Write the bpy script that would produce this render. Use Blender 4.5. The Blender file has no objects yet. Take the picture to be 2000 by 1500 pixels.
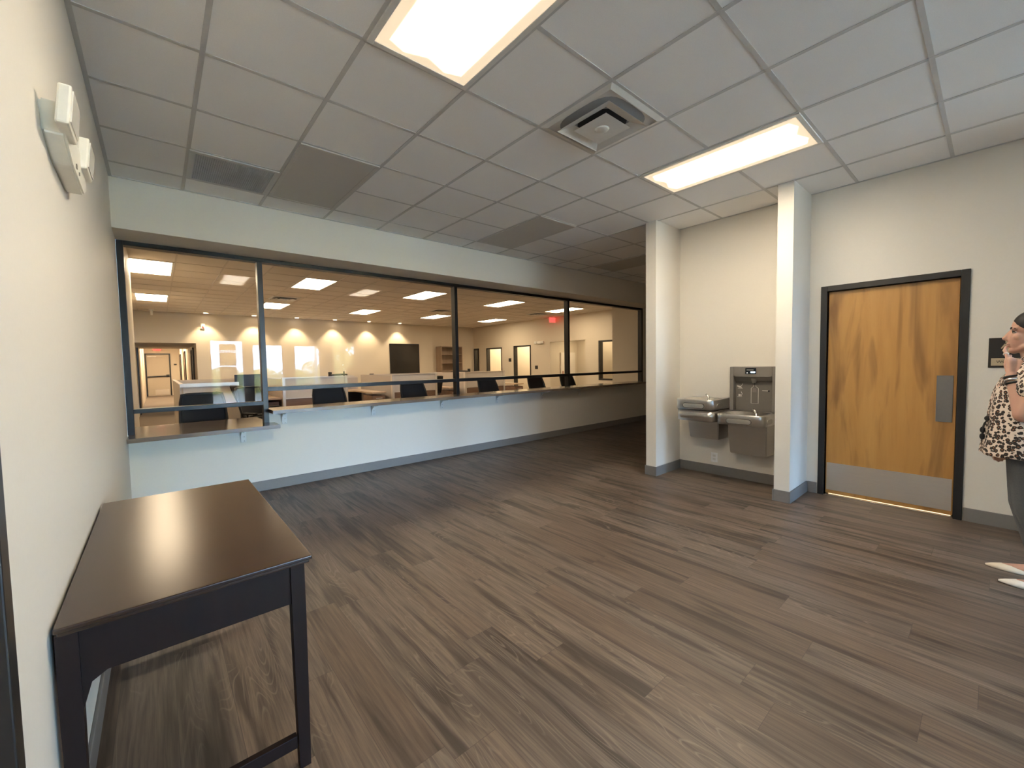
import bpy, bmesh, math, random
from mathutils import Vector, Matrix
PI = math.pi
random.seed(7)
C = bpy.context.scene.collection
S = bpy.context.scene

# ------------------------------------------------------------------ camera
yaw, pit, rol = math.radians(40.594), math.radians(-2.8845), math.radians(-1.0057)
fwd = Vector((math.sin(yaw)*math.cos(pit), math.cos(yaw)*math.cos(pit), math.sin(pit)))
r0 = Vector((math.cos(yaw), -math.sin(yaw), 0)); u0 = r0.cross(fwd)
rgt = math.cos(rol)*r0 + math.sin(rol)*u0
upv = -math.sin(rol)*r0 + math.cos(rol)*u0
cam_d = bpy.data.cameras.new('camera'); cam = bpy.data.objects.new('camera', cam_d); C.objects.link(cam)
cam_d.sensor_width = 36; cam_d.lens = 808.2/2000*36; cam_d.clip_start = .02; cam_d.clip_end = 400
M = Matrix((rgt, upv, -fwd)).transposed().to_4x4(); M.translation = Vector((0, 0, 1.38))
cam.matrix_world = M
S.camera = cam

# ------------------------------------------------------------------ sky, sun, exposure
SKY = 32.0
W = bpy.data.worlds.new('sky'); S.world = W; W.use_nodes = True
nt = W.node_tree; bg = nt.nodes['Background']
tc = nt.nodes.new('ShaderNodeTexCoord'); sx = nt.nodes.new('ShaderNodeSeparateXYZ'); rp = nt.nodes.new('ShaderNodeValToRGB')
nt.links.new(tc.outputs['Generated'], sx.inputs[0]); nt.links.new(sx.outputs['Z'], rp.inputs[0]); nt.links.new(rp.outputs[0], bg.inputs[0])
rp.color_ramp.elements[0].position = 0.0; rp.color_ramp.elements[0].color = (.39, .66, 1.0, 1)
rp.color_ramp.elements[1].position = .6; rp.color_ramp.elements[1].color = (.27, .50, .95, 1)
bg.inputs[1].default_value = SKY
sd = bpy.data.lights.new('sun', 'SUN'); sd.energy = 140; sd.angle = .009; sd.color = (1, .94, .84)
sun = bpy.data.objects.new('sun', sd); C.objects.link(sun); sun.location = (0, 10, 30)
sun.rotation_euler = (math.radians(-52), math.radians(10), 0)   # shines down and away from the building (towards -y)
S.view_settings.view_transform = 'Standard'; S.view_settings.look = 'None'
S.view_settings.exposure = 1.4; S.view_settings.gamma = 1.0; S.view_settings.use_curve_mapping = False
cy = S.cycles
cy.use_denoising = True; cy.max_bounces = 10; cy.diffuse_bounces = 6; cy.glossy_bounces = 5; cy.transparent_max_bounces = 16
cy.sample_clamp_indirect = 8.0; cy.caustics_reflective = False; cy.caustics_refractive = False
LOBBY_L = 17.0; OFFICE_L = 11.5
WARM = (1.0, .86, .67); WARMO = (1.0, .80, .55)

# ------------------------------------------------------------------ material helpers
def newmat(name):
    m = bpy.data.materials.new(name); m.use_nodes = True
    return m, m.node_tree, m.node_tree.nodes['Principled BSDF']
def N(t, typ, **kw):
    n = t.nodes.new(typ)
    for k, v in kw.items():
        if k.startswith('i_'):
            key = k[2:]; key = int(key) if key.isdigit() else key
            n.inputs[key].default_value = v
        else: setattr(n, k, v)
    return n
def mth(t, op, a, b=None, c=None):
    n = t.nodes.new('ShaderNodeMath'); n.operation = op
    for i, v in enumerate((a, b, c)):
        if v is None: continue
        if isinstance(v, (int, float)): n.inputs[i].default_value = v
        else: t.links.new(v, n.inputs[i])
    return n.outputs[0]
def comb(t, x, y, z):
    n = t.nodes.new('ShaderNodeCombineXYZ')
    for i, v in enumerate((x, y, z)):
        if isinstance(v, (int, float)): n.inputs[i].default_value = v
        else: t.links.new(v, n.inputs[i])
    return n.outputs[0]
def mixc(t, fac, a, b, blend='MIX'):
    n = t.nodes.new('ShaderNodeMix'); n.data_type = 'RGBA'; n.blend_type = blend
    for s, v in ((n.inputs[0], fac), (n.inputs[6], a), (n.inputs[7], b)):
        if hasattr(v, 'links') or hasattr(v, 'is_linked'): t.links.new(v, s)
        elif isinstance(v, (int, float)): s.default_value = v
        else: s.default_value = (*v, 1) if len(v) == 3 else v
    return n.outputs[2]
def ramp(t, fac, stops):
    n = t.nodes.new('ShaderNodeValToRGB'); t.links.new(fac, n.inputs[0])
    e = n.color_ramp.elements
    while len(e) < len(stops): e.new(.5)
    for q, (p, c) in zip(e, stops): q.position = p; q.color = (*c, 1)
    return n.outputs[0]
def xyz(t):
    c = t.nodes.new('ShaderNodeTexCoord'); s = t.nodes.new('ShaderNodeSeparateXYZ'); t.links.new(c.outputs['Object'], s.inputs[0])
    return s.outputs[0], s.outputs[1], s.outputs[2], c.outputs['Object']
def noise(t, vec, scale=5, detail=3, rough=.5, dist=0):
    n = N(t, 'ShaderNodeTexNoise'); n.inputs['Scale'].default_value = scale; n.inputs['Detail'].default_value = detail
    n.inputs['Roughness'].default_value = rough; n.inputs['Distortion'].default_value = dist
    t.links.new(vec, n.inputs['Vector']); return n.outputs['Fac']
def bump(t, p, h, strength=.2, dist=.002):
    b = N(t, 'ShaderNodeBump'); b.inputs['Strength'].default_value = strength; b.inputs['Distance'].default_value = dist
    t.links.new(h, b.inputs['Height']); t.links.new(b.outputs[0], p.inputs['Normal'])
MATS = {}
def simple(name, col, rough=.5, metal=0., var=.06, scale=40, bmp=0., coat=0., spec=None):
    if name in MATS: return MATS[name]
    m, t, p = newmat(name)
    x, y, z, o = xyz(t)
    n = noise(t, o, scale, 3)
    c = mixc(t, n, tuple(v*(1-var) for v in col), tuple(min(1, v*(1+var)) for v in col))
    t.links.new(c, p.inputs['Base Color']); p.inputs['Roughness'].default_value = rough; p.inputs['Metallic'].default_value = metal
    if bmp: bump(t, p, noise(t, o, scale*6, 2), bmp)
    if coat: p.inputs['Coat Weight'].default_value = coat; p.inputs['Coat Roughness'].default_value = .12
    if spec is not None: p.inputs['Specular IOR Level'].default_value = spec
    MATS[name] = m; return m
def emit(name, col, strength):
    if name in MATS: return MATS[name]
    m, t, p = newmat(name)
    p.inputs['Base Color'].default_value = (*col, 1); p.inputs['Emission Color'].default_value = (*col, 1); p.inputs['Emission Strength'].default_value = strength
    MATS[name] = m; return m

WALL = simple('painted drywall', (.74, .705, .64), .55, var=.02, scale=60, bmp=.12)
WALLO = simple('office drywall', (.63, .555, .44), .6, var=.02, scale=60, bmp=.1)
TILE = simple('acoustic ceiling tile', (.89, .89, .89), .9, var=.07, scale=260, bmp=.25)
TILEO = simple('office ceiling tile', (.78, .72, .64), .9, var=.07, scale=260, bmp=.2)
GRID = simple('ceiling grid metal', (.56, .56, .56), .5)
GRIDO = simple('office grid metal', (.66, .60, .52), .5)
BASEB = simple('grey vinyl base', (.20, .19, .18), .5, bmp=.05)
BLACKF = simple('dark bronze frame', (.012, .012, .013), .35, metal=.2, spec=.4)
DOORF = simple('black painted door frame', (.014, .013, .012), .4)
CANO = simple('canopy paint', (.45, .44, .42), .6)
WHITEM = simple('white enamel metal', (.74, .73, .70), .35)
WHITEP = simple('white plastic', (.80, .78, .72), .35)
OFFLENS = simple('unlit frosted lens', (.56, .545, .52), .6, var=.02)
BLACKP = simple('black plastic', (.012, .012, .013), .45)
BLACKFAB = simple('black upholstery', (.014, .014, .016), .85, bmp=.3, scale=200)
CHROME = simple('polished chrome', (.72, .70, .66), .12, metal=1)
BRASS = simple('antique brass', (.42, .32, .16), .35, metal=1)
PANELW = simple('warm white laminate', (.60, .54, .48), .5)
PANELG = simple('grey fabric panel', (.48, .43, .39), .9, bmp=.2, scale=150)
TRIMW = simple('pale aluminium trim', (.66, .60, .54), .35, metal=.3)
CARPET = simple('brown carpet tile', (.16, .125, .095), .95, var=.3, scale=90, bmp=.4)
DARKPLY = simple('dark modesty panel', (.018, .015, .02), .7)
PLASTG = simple('graphite plastic', (.20, .185, .165), .42, var=.04)
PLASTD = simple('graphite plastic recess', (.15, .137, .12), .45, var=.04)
WHITEINK = simple('pale grey ink', (.62, .60, .55), .5)
SIGNB = simple('black sign plastic', (.02, .017, .015), .4)
TAN = simple('tan sign plastic', (.52, .42, .28), .45)
PAPER = simple('white paper', (.78, .77, .74), .8)

def brushed(name, col, rough, horiz=True):
    m, t, p = newmat(name); x, y, z, o = xyz(t)
    v = comb(t, mth(t, 'MULTIPLY', x, 8), mth(t, 'MULTIPLY', y, 8 if horiz else 400), mth(t, 'MULTIPLY', z, 500 if horiz else 8))
    n = noise(t, v, 1, 3)
    t.links.new(mixc(t, n, tuple(c*.8 for c in col), col), p.inputs['Base Color'])
    p.inputs['Metallic'].default_value = 1
    t.links.new(mth(t, 'MULTIPLY_ADD', n, .15, rough-.07), p.inputs['Roughness'])
    return m
STEEL = brushed('brushed stainless', (.76, .74, .70), .30)
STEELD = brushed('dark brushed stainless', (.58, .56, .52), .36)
STEELB = brushed('gleam-painted stainless', (.86, .83, .78), .22)  # paler copy of the steel, the bowl's bright reflection put into the colour
KICK = brushed('satin kick plate', (.80, .74, .66), .40)
PULLM = simple('grey push plate', (.22, .215, .21), .42, metal=.6)

def floor_mat():
    m, t, p = newmat('vinyl plank floor'); x, y, z, o = xyz(t)
    w, L = .182, 1.22
    xs = mth(t, 'DIVIDE', x, w); row = mth(t, 'FLOOR', xs)
    wn = N(t, 'ShaderNodeTexWhiteNoise', noise_dimensions='1D'); t.links.new(row, wn.inputs['W'])
    ys = mth(t, 'ADD', mth(t, 'DIVIDE', y, L), mth(t, 'MULTIPLY', wn.outputs['Value'], 5.0)); col = mth(t, 'FLOOR', ys)
    w2 = N(t, 'ShaderNodeTexWhiteNoise', noise_dimensions='2D'); t.links.new(comb(t, row, col, 0), w2.inputs['Vector'])
    idv = w2.outputs['Value']; w2s = N(t, 'ShaderNodeSeparateColor'); t.links.new(w2.outputs['Color'], w2s.inputs[0])
    base = ramp(t, idv, [(0, (.130, .090, .064)), (.35, (.168, .118, .085)), (.7, (.194, .146, .110)), (1, (.152, .115, .090))])
    o1 = mth(t, 'MULTIPLY', idv, 37.0); o2 = mth(t, 'MULTIPLY', w2s.outputs[1], 53.0)
    fine = noise(t, comb(t, mth(t, 'ADD', mth(t, 'MULTIPLY', x, 95), o1), mth(t, 'ADD', mth(t, 'MULTIPLY', y, 3.0), o2), o1), 1, 5, .65)
    streak = noise(t, comb(t, mth(t, 'ADD', mth(t, 'MULTIPLY', x, 15), o2), mth(t, 'ADD', mth(t, 'MULTIPLY', y, 1.1), o1), o2), 1, 3, .55, .4)
    cath = noise(t, comb(t, mth(t, 'ADD', mth(t, 'MULTIPLY', x, 8.5), o1), mth(t, 'ADD', mth(t, 'MULTIPLY', y, .9), o2), 0.), 1, 1, .4, .15)
    rings = mth(t, 'PINGPONG', mth(t, 'MULTIPLY', cath, 30), .5)
    patch = noise(t, comb(t, mth(t, 'ADD', mth(t, 'MULTIPLY', x, 7), o2), mth(t, 'ADD', mth(t, 'MULTIPLY', y, 2.2), o1), o1), 1, 1)
    c1 = mixc(t, mth(t, 'MULTIPLY', ramp(t, fine, [(.34, (0, 0, 0)), (.66, (1, 1, 1))]), .62), base, (.044, .032, .025))
    c2 = mixc(t, ramp(t, streak, [(.49, (0, 0, 0)), (.64, (.85, .85, .85))]), c1, (.034, .024, .018))
    rmask = mth(t, 'MULTIPLY', ramp(t, rings, [(.0, (1, 1, 1)), (.14, (0, 0, 0))]), mth(t, 'MULTIPLY', mth(t, 'GREATER_THAN', w2s.outputs[0], .35), ramp(t, patch, [(.46, (0, 0, 0)), (.60, (.42, .42, .42))])))
    c3 = mixc(t, rmask, c2, (.27, .215, .17))
    fx = mth(t, 'FRACT', xs); fy = mth(t, 'FRACT', ys)
    ex = mth(t, 'MULTIPLY', mth(t, 'MINIMUM', fx, mth(t, 'SUBTRACT', 1., fx)), w)
    ey = mth(t, 'MULTIPLY', mth(t, 'MINIMUM', fy, mth(t, 'SUBTRACT', 1., fy)), L)
    joint = mth(t, 'LESS_THAN', mth(t, 'MINIMUM', ex, ey), .0012)
    c4 = mixc(t, mth(t, 'MULTIPLY', joint, .55), c3, (.04, .03, .025))
    t.links.new(c4, p.inputs['Base Color'])
    t.links.new(mth(t, 'MULTIPLY_ADD', fine, .16, .36), p.inputs['Roughness'])
    bump(t, p, mth(t, 'SUBTRACT', mth(t, 'MULTIPLY', fine, .4), joint), .25, .0008)
    return m
FLOOR = floor_mat()
def wood(name, cols, axis='z', scl=1., rough=.4, streak=(.06, .03, .02), samt=.6, coat=0., dist=1.2, sl=(.52, .75)):
    m, t, p = newmat(name); x, y, z, o = xyz(t)
    k = {'x': (1.2, 14, 14), 'y': (14, 1.2, 14), 'z': (14, 14, 1.2)}[axis]
    v = comb(t, *[mth(t, 'MULTIPLY', q, kk*scl) for q, kk in zip((x, y, z), k)])
    v2 = comb(t, *[mth(t, 'MULTIPLY', q, kk*scl*(.33 if kk > 2 else .6)) for q, kk in zip((x, y, z), k)])
    n1 = noise(t, v, 1, 5, .6, .3); n2 = noise(t, v2, 1, 3, .5, dist)
    c = ramp(t, n1, [(.25, cols[0]), (.5, cols[1]), (.75, cols[2])])
    c = mixc(t, mth(t, 'MULTIPLY', ramp(t, n2, [(sl[0], (0, 0, 0)), (sl[1], (1, 1, 1))]), samt), c, streak)
    t.links.new(c, p.inputs['Base Color']); p.inputs['Roughness'].default_value = rough
    if name == 'espresso frame wood': p.inputs['Specular IOR Level'].default_value = .22
    return m
ESP = wood('espresso table top', ((.026, .013, .008), (.034, .017, .010), (.042, .022, .013)), 'x', 1., .25, (.03, .016, .01), .5)
ESPL = wood('espresso frame wood', ((.008, .0035, .003), (.012, .005, .004), (.016, .007, .005)), 'z', 1., .55, (.01, .005, .004), .4)
BIRCH = wood('honey birch veneer', ((.42, .205, .055), (.50, .26, .075), (.55, .30, .092)), 'z', .75, .36, (.225, .105, .034), .85, dist=2.2, sl=(.50, .72))
LAMC = wood('grey brown laminate', ((.15, .115, .09), (.20, .155, .12), (.25, .20, .155)), 'x', 1.6, .16, (.11, .085, .07), .5)
LAMW = wood('walnut laminate', ((.15, .085, .055), (.20, .12, .078), (.235, .145, .095)), 'x', 1.5, .45, (.11, .06, .04), .4)
DESKW = wood('pale desk laminate', ((.42, .30, .20), (.48, .35, .24), (.52, .39, .28)), 'x', 1.2, .35, (.36, .25, .16), .4)
CABW = wood('cabinet veneer', ((.27, .19, .13), (.33, .24, .17), (.38, .28, .20)), 'z', 1.0, .45, (.14, .09, .06), .4)

def glass_mat(name, f0=.0075, tint=(1, 1, 1)):
    m, t, p = newmat(name); t.nodes.remove(p); out = t.nodes['Material Output']
    g = N(t, 'ShaderNodeNewGeometry'); d = N(t, 'ShaderNodeVectorMath', operation='DOT_PRODUCT')
    t.links.new(g.outputs['Normal'], d.inputs[0]); t.links.new(g.outputs['Incoming'], d.inputs[1])
    c = mth(t, 'ABSOLUTE', d.outputs['Value'])
    f = mth(t, 'MULTIPLY_ADD', mth(t, 'POWER', mth(t, 'SUBTRACT', 1., c), 5), 1-f0, f0)
    tr = N(t, 'ShaderNodeBsdfTransparent'); tr.inputs[0].default_value = (*tint, 1)
    gl = N(t, 'ShaderNodeBsdfGlossy'); gl.inputs['Roughness'].default_value = 0.0; gl.inputs[0].default_value = (1, 1, 1, 1)
    mx = N(t, 'ShaderNodeMixShader'); t.links.new(f, mx.inputs[0]); t.links.new(tr.outputs[0], mx.inputs[1]); t.links.new(gl.outputs[0], mx.inputs[2])
    t.links.new(mx.outputs[0], out.inputs[0]); return m
GLASS = glass_mat('clear glazing')
GLASSX = glass_mat('exterior glazing', .02)
GLASSD = glass_mat('dark tinted glazing', .05, (.05, .05, .05))

def lens_mat(name, L, warm, edge=True):
    m, t, p = newmat(name); x, y, z, o = xyz(t)
    ax = mth(t, 'ABSOLUTE', x); ay = mth(t, 'ABSOLUTE', y)
    d = mth(t, 'MINIMUM', mth(t, 'SUBTRACT', .265, ax), mth(t, 'SUBTRACT', .57, ay))   # distance from the lens rim
    wob = mth(t, 'MULTIPLY', mth(t, 'ABSOLUTE', mth(t, 'SUBTRACT', ax, .12)), .35)         # two rows of diodes behind the lens
    k = N(t, 'ShaderNodeMapRange', interpolation_type='SMOOTHSTEP'); t.links.new(mth(t, 'SUBTRACT', d, wob), k.inputs[0])
    k.inputs[1].default_value = .012; k.inputs[2].default_value = .12; k.inputs[3].default_value = .017 if edge else .4; k.inputs[4].default_value = 1.0
    t.links.new(mth(t, 'MULTIPLY', k.outputs[0], L), p.inputs['Emission Strength'])
    t.links.new(mixc(t, k.outputs[0], (1, .76, .48), warm), p.inputs['Emission Color']); p.inputs['Base Color'].default_value = (.8, .78, .72, 1)
    return m
LENS = lens_mat('lit frosted lens', LOBBY_L, WARM)
LENSO = lens_mat('lit office lens', OFFICE_L, WARMO, False)

# ------------------------------------------------------------------ mesh helpers
def box(bm, x0, x1, y0, y1, z0, z1, bev=0., seg=2):
    v = [bm.verts.new((x, y, z)) for z in (z0, z1) for y in (y0, y1) for x in (x0, x1)]
    f = [bm.faces.new([v[i] for i in q]) for q in ((0, 2, 3, 1), (4, 5, 7, 6), (0, 1, 5, 4), (2, 6, 7, 3), (0, 4, 6, 2), (1, 3, 7, 5))]
    if bev > 0:
        es = list({e for q in f for e in q.edges})
        bmesh.ops.bevel(bm, geom=es, offset=bev, segments=seg, affect='EDGES', profile=.5)
    return bm
def B(*a, **k): return box(bmesh.new(), *a, **k)
def ring_pts(c, n, ux, uy, rx, ry, e=2.0):
    out = []
    for i in range(n):
        a = 2*PI*i/n; ca, sa = math.cos(a), math.sin(a)
        out.append(c + ux*(rx*math.copysign(abs(ca)**(2/e), ca)) + uy*(ry*math.copysign(abs(sa)**(2/e), sa)))
    return out
def loft(bm, rings, cap=True):
    R = [[bm.verts.new(p) for p in r] for r in rings]; n = len(R[0])
    for a, b in zip(R, R[1:]):
        for i in range(n): bm.faces.new((a[i], a[(i+1) % n], b[(i+1) % n], b[i]))
    if cap: bm.faces.new(R[0][::-1]); bm.faces.new(R[-1])
    return bm
def tube(bm, pts, r, n=10):
    pts = [Vector(p) for p in pts]; rings = []
    rs = r if isinstance(r, (list, tuple)) else [r]*len(pts)
    pu = None
    for i, p in enumerate(pts):
        d = (pts[min(i+1, len(pts)-1)]-pts[max(i-1, 0)]).normalized()
        if pu is None: pu = d.orthogonal().normalized()
        pu = (pu - d*pu.dot(d)).normalized(); w = d.cross(pu)
        rings.append(ring_pts(p, n, pu, w, rs[i], rs[i]))
    return loft(bm, rings)
def cyl(bm, c, r, h, axis='z', n=20, r2=None):
    ax = {'x': Vector((1, 0, 0)), 'y': Vector((0, 1, 0)), 'z': Vector((0, 0, 1))}[axis]; u = ax.orthogonal().normalized(); w = ax.cross(u); c = Vector(c)
    return loft(bm, [ring_pts(c, n, u, w, r, r), ring_pts(c+ax*h, n, u, w, r2 or r, r2 or r)])
def prism(bm, poly, lo, hi, plane='xz'):
    """polygon extruded along the remaining axis"""
    f = {'xz': lambda a, b, h: (a, h, b), 'yz': lambda a, b, h: (h, a, b), 'xy': lambda a, b, h: (a, b, h)}[plane]
    A = [bm.verts.new(f(a, b, lo)) for a, b in poly]; Bv = [bm.verts.new(f(a, b, hi)) for a, b in poly]; n = len(poly)
    bm.faces.new(A); bm.faces.new(Bv[::-1])
    for i in range(n): bm.faces.new((A[i], Bv[i], Bv[(i+1) % n], A[(i+1) % n]))
    return bm
def wloc(o):
    v = Vector((0, 0, 0))
    while o: v = v + Vector(o.location); o = o.parent
    return v
def obj(name, bm, mat, parent=None, smooth=False, loc=None):
    """links the bmesh as one mesh object; vertices are given in world space (parents are unrotated while building)"""
    bmesh.ops.recalc_face_normals(bm, faces=bm.faces)
    if parent:
        o0 = wloc(parent)
        for v in bm.verts: v.co -= o0
    if loc is not None:
        for v in bm.verts: v.co -= Vector(loc)
    me = bpy.data.meshes.new(name); bm.to_mesh(me); bm.free()
    if mat: me.materials.append(mat)
    if smooth:
        for p in me.polygons: p.use_smooth = True
    o = bpy.data.objects.new(name, me); C.objects.link(o)
    if loc is not None: o.location = loc
    if parent: o.parent = parent
    return o
def tag(o, label, cat, group=None):
    o['label'] = label; o['category'] = cat
    if group: o['group'] = group
    return o
def thing(name, label, cat, loc, group=None):
    o = bpy.data.objects.new(name, None); C.objects.link(o); o.location = loc; o.empty_display_size = .1
    return tag(o, label, cat, group)
def struct(name, bm, mat, parent=None):
    o = obj(name, bm, mat, parent)
    if not parent: o['kind'] = 'structure'
    return o
def sempty(name, loc=(0, 0, 0)):
    o = bpy.data.objects.new(name, None); C.objects.link(o); o.location = loc; o['kind'] = 'structure'; return o
def dup(root, loc, label=None, rotz=None):
    r = root.copy(); C.objects.link(r); r.location = loc
    if rotz is not None: r.rotation_euler = (0, 0, rotz)
    if label: r['label'] = label
    for ch in list(root.children):
        c = ch.copy(); C.objects.link(c); c.parent = r
        for g in ch.children:
            d = g.copy(); C.objects.link(d); d.parent = c
    return r
def vtext(name, s, size, depth, mat, parent, loc, rot, align='CENTER'):
    """lettering as a real mesh"""
    cu = bpy.data.curves.new(name, 'FONT'); cu.body = s; cu.size = size; cu.extrude = depth; cu.align_x = align; cu.align_y = 'CENTER'
    tmp = bpy.data.objects.new(name, cu); C.objects.link(tmp)
    me = bpy.data.meshes.new_from_object(tmp.evaluated_get(bpy.context.evaluated_depsgraph_get()))
    bpy.data.objects.remove(tmp); bpy.data.curves.remove(cu)
    me.materials.clear(); me.materials.append(mat)
    o = bpy.data.objects.new(name, me); C.objects.link(o)
    o.location = Vector(loc) - (wloc(parent) if parent else Vector()); o.rotation_euler = rot
    if parent: o.parent = parent
    return o

# ------------------------------------------------------------------ room shell
CZ = 3.011; XL = -.235; YW = 5.31; XR = 5.06
XE, YN, YX = 10.95, 15.4, -7.3       # office right wall, office back wall, outer wall behind
struct('floor', B(-.45, 11.3, -7.5, 5.41, -.12, 0), FLOOR)
struct('floor_office', B(-.75, 11.6, 5.41, 28.6, -.12, 0), CARPET)
ceil = struct('ceiling', B(-.45, 11.3, -7.5, 5.41, CZ, CZ+.15), TILE)
def grid_bm(xs, ys, x0, x1, y0, y1, w=.024, t=.0035):
    bm = bmesh.new()
    for x in xs:
        if x0 < x < x1: box(bm, x-w/2, x+w/2, y0, y1, CZ-t, CZ-.0005)
    for y in ys:
        if y0 < y < y1: box(bm, x0, x1, y-w/2, y+w/2, CZ-t+.0006, CZ-.0006)
    return bm
GX, GY, T = .254, 2.0986, .6096
obj('ceiling_grid', grid_bm([GX+T*i for i in range(-2, 20)], [GY+T*j for j in range(-16, 6)], XL, 11.2, -7.3, 4.88), GRID, ceil)
bm = bmesh.new(); box(bm, XL, XL+.022, -7.3, 4.88, CZ-.004, CZ-.0005); box(bm, XL+.022, 11.2, 4.858, 4.88, CZ-.004, CZ-.0005); box(bm, XR-.022, XR, -3.0, 1.24, CZ-.004, CZ-.0005)
box(bm, 4.51, 5.05, 1.37, 1.39, CZ-.004, CZ-.0005); box(bm, 5.03, 5.05, 1.39, 2.6, CZ-.004, CZ-.0005)
obj('wall_angle', bm, GRID, ceil)
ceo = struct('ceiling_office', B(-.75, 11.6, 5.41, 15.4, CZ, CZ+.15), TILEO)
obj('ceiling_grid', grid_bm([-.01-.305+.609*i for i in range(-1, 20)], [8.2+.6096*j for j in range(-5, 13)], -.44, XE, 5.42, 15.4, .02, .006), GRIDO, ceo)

# left wall with a framed doorway near the camera
bm = bmesh.new()
box(bm, -.45, XL, 1.18, YW, 0, CZ); box(bm, -.45, XL, -7.3, .20, 0, CZ); box(bm, -.45, XL, .20, 1.18, 2.1, CZ)
struct('wall_left', bm, WALL)
d2 = sempty('door_2', (XL, .69, 0))
bm = bmesh.new(); box(bm, XL-.1, XL+.012, 1.13, 1.18, 0, 2.1, .003); box(bm, XL-.1, XL+.012, .2, .25, 0, 2.1, .003); box(bm, XL-.1, XL+.012, .25, 1.13, 2.05, 2.1, .003)
obj('door_frame', bm, DOORF, d2); obj('door_leaf', B(XL-.09, XL-.05, .252, 1.128, .01, 2.048), BIRCH, d2)
# right wall with the restroom doorway
DY0, DY1, DH = .198, 1.092, 2.03
bm = bmesh.new()
box(bm, XR, XR+.14, DY1+.0, 1.24, 0, CZ); box(bm, XR, XR+.14, -3.0, DY0, 0, CZ); box(bm, XR, XR+.14, DY0, DY1, DH, CZ)
struct('wall_right', bm, WALL)
# wing walls either side of the fountain niche, its back, and the corridor beyond
struct('wall_niche_right', B(4.51, XR+.14, 1.24, 1.37, 0, CZ), WALL)
struct('wall_niche_back', B(5.05, 5.2, 1.37, 2.605, 0, CZ), WALL)
struct('wall_niche_left', B(4.475, 11.2, 2.605, 2.735, 0, CZ), WALL)
struct('wall_daylight_screen', B(4.44, XR, -1.06, -.93, 0, CZ), WALL)  # unseen wall added to keep window daylight off the right wall
struct('wall_corridor_end', B(11.0, 11.2, 2.735, YW, 0, CZ), WALL)
# wall under the service windows + soffit above
bm = bmesh.new(); box(bm, XL, .938, YW, YW+.1, 0, .719); box(bm, .938, 11.2, YW, YW+.1, 0, .877); box(bm, 8.555, 11.2, YW, YW+.1, .877, 2.585)
struct('wall_window', bm, WALL)
struct('wall_soffit', B(XL, 11.2, 4.88, YW+.1, 2.585, CZ), WALL)
# outer wall behind the camera, with its four openings
WIN = [(1.45, 2.46, 0.0, 2.39), (2.73, 3.77, .08, 2.25), (4.15, 5.13, .08, 2.23), (5.63, 6.56, .08, 2.41)]
bm = bmesh.new(); px = -.45
for a, b, z0, z1 in WIN:
    box(bm, px, a, -7.5, YX, 0, CZ)
    if z0 > 0: box(bm, a, b, -7.5, YX, 0, z0)
    box(bm, a, b, -7.5, YX, z1, CZ); px = b
box(bm, px, 7.6, -7.5, YX, 0, CZ)
struct('wall_back', bm, WALL)
for i, (a, b, z0, z1) in enumerate(WIN):
    w = sempty('window_%d' % (i+2), ((a+b)/2, -7.4, z0)); f = .03
    bm = bmesh.new(); box(bm, a, a+f, -7.44, -7.36, z0, z1); box(bm, b-f, b, -7.44, -7.36, z0, z1); box(bm, a+f, b-f, -7.44, -7.36, z1-f, z1); box(bm, a+f, b-f, -7.44, -7.36, z0, z0+f+.01)
    if i: box(bm, a+f, b-f, -7.44, -7.36, .62, .67)
    obj('window_frame', bm, TRIMW if i == 0 else BLACKF, w)
    if i:
        obj('pane', B(a+f, b-f, -7.403, -7.397, .67, z1-f), GLASSX, w); obj('pane', B(a+f, b-f, -7.403, -7.397, z0+f+.01, .62), GLASSX, w)
    else: obj('pane', B(a+f, b-f, -7.403, -7.397, z0+f+.01, z1-f), GLASSX, w)
    # portal: only guides sky sampling through this opening, gives no light of its own
    pl = bpy.data.lights.new('portal', 'AREA'); pl.shape = 'RECTANGLE'; pl.size = b-a; pl.size_y = z1-z0; pl.cycles.is_portal = True
    po = bpy.data.objects.new('portal', pl); C.objects.link(po); po.location = ((a+b)/2, -7.48, (z0+z1)/2); po.rotation_euler = (math.radians(90), 0, 0)

# baseboards
BH, BT = .112, .012
def bb(name, bm): struct(name, bm, BASEB)
bm = bmesh.new(); box(bm, XL, XL+BT, 1.18, YW, 0, BH, .003); bb('baseboard_left', bm)
bm = bmesh.new(); box(bm, XL+BT, 11.0, YW-BT, YW, 0, BH, .003); bb('baseboard_window', bm)
bm = bmesh.new(); box(bm, XR-BT, XR, 1.15, 1.24-BT, 0, BH, .003); box(bm, XR-BT, XR, -3.0, .14, 0, BH, .003); bb('baseboard_right', bm)
bm = bmesh.new(); box(bm, 4.51-BT, XR-BT, 1.24-BT, 1.24, 0, BH, .003); box(bm, 4.51-BT, 4.51, 1.24, 1.37, 0, BH, .003); box(bm, 4.51-BT, 5.05, 1.37, 1.37+BT, 0, BH, .003)
box(bm, 5.05-BT, 5.05, 1.37+BT, 2.605-BT, 0, BH, .003); box(bm, 4.475-BT, 5.05, 2.605-BT, 2.605, 0, BH, .003); box(bm, 4.475-BT, 4.475, 2.605, 2.735, 0, BH, .003); box(bm, 4.475-BT, 11.0, 2.735, 2.735+BT, 0, BH, .003)
bb('baseboard_niche', bm)

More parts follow.
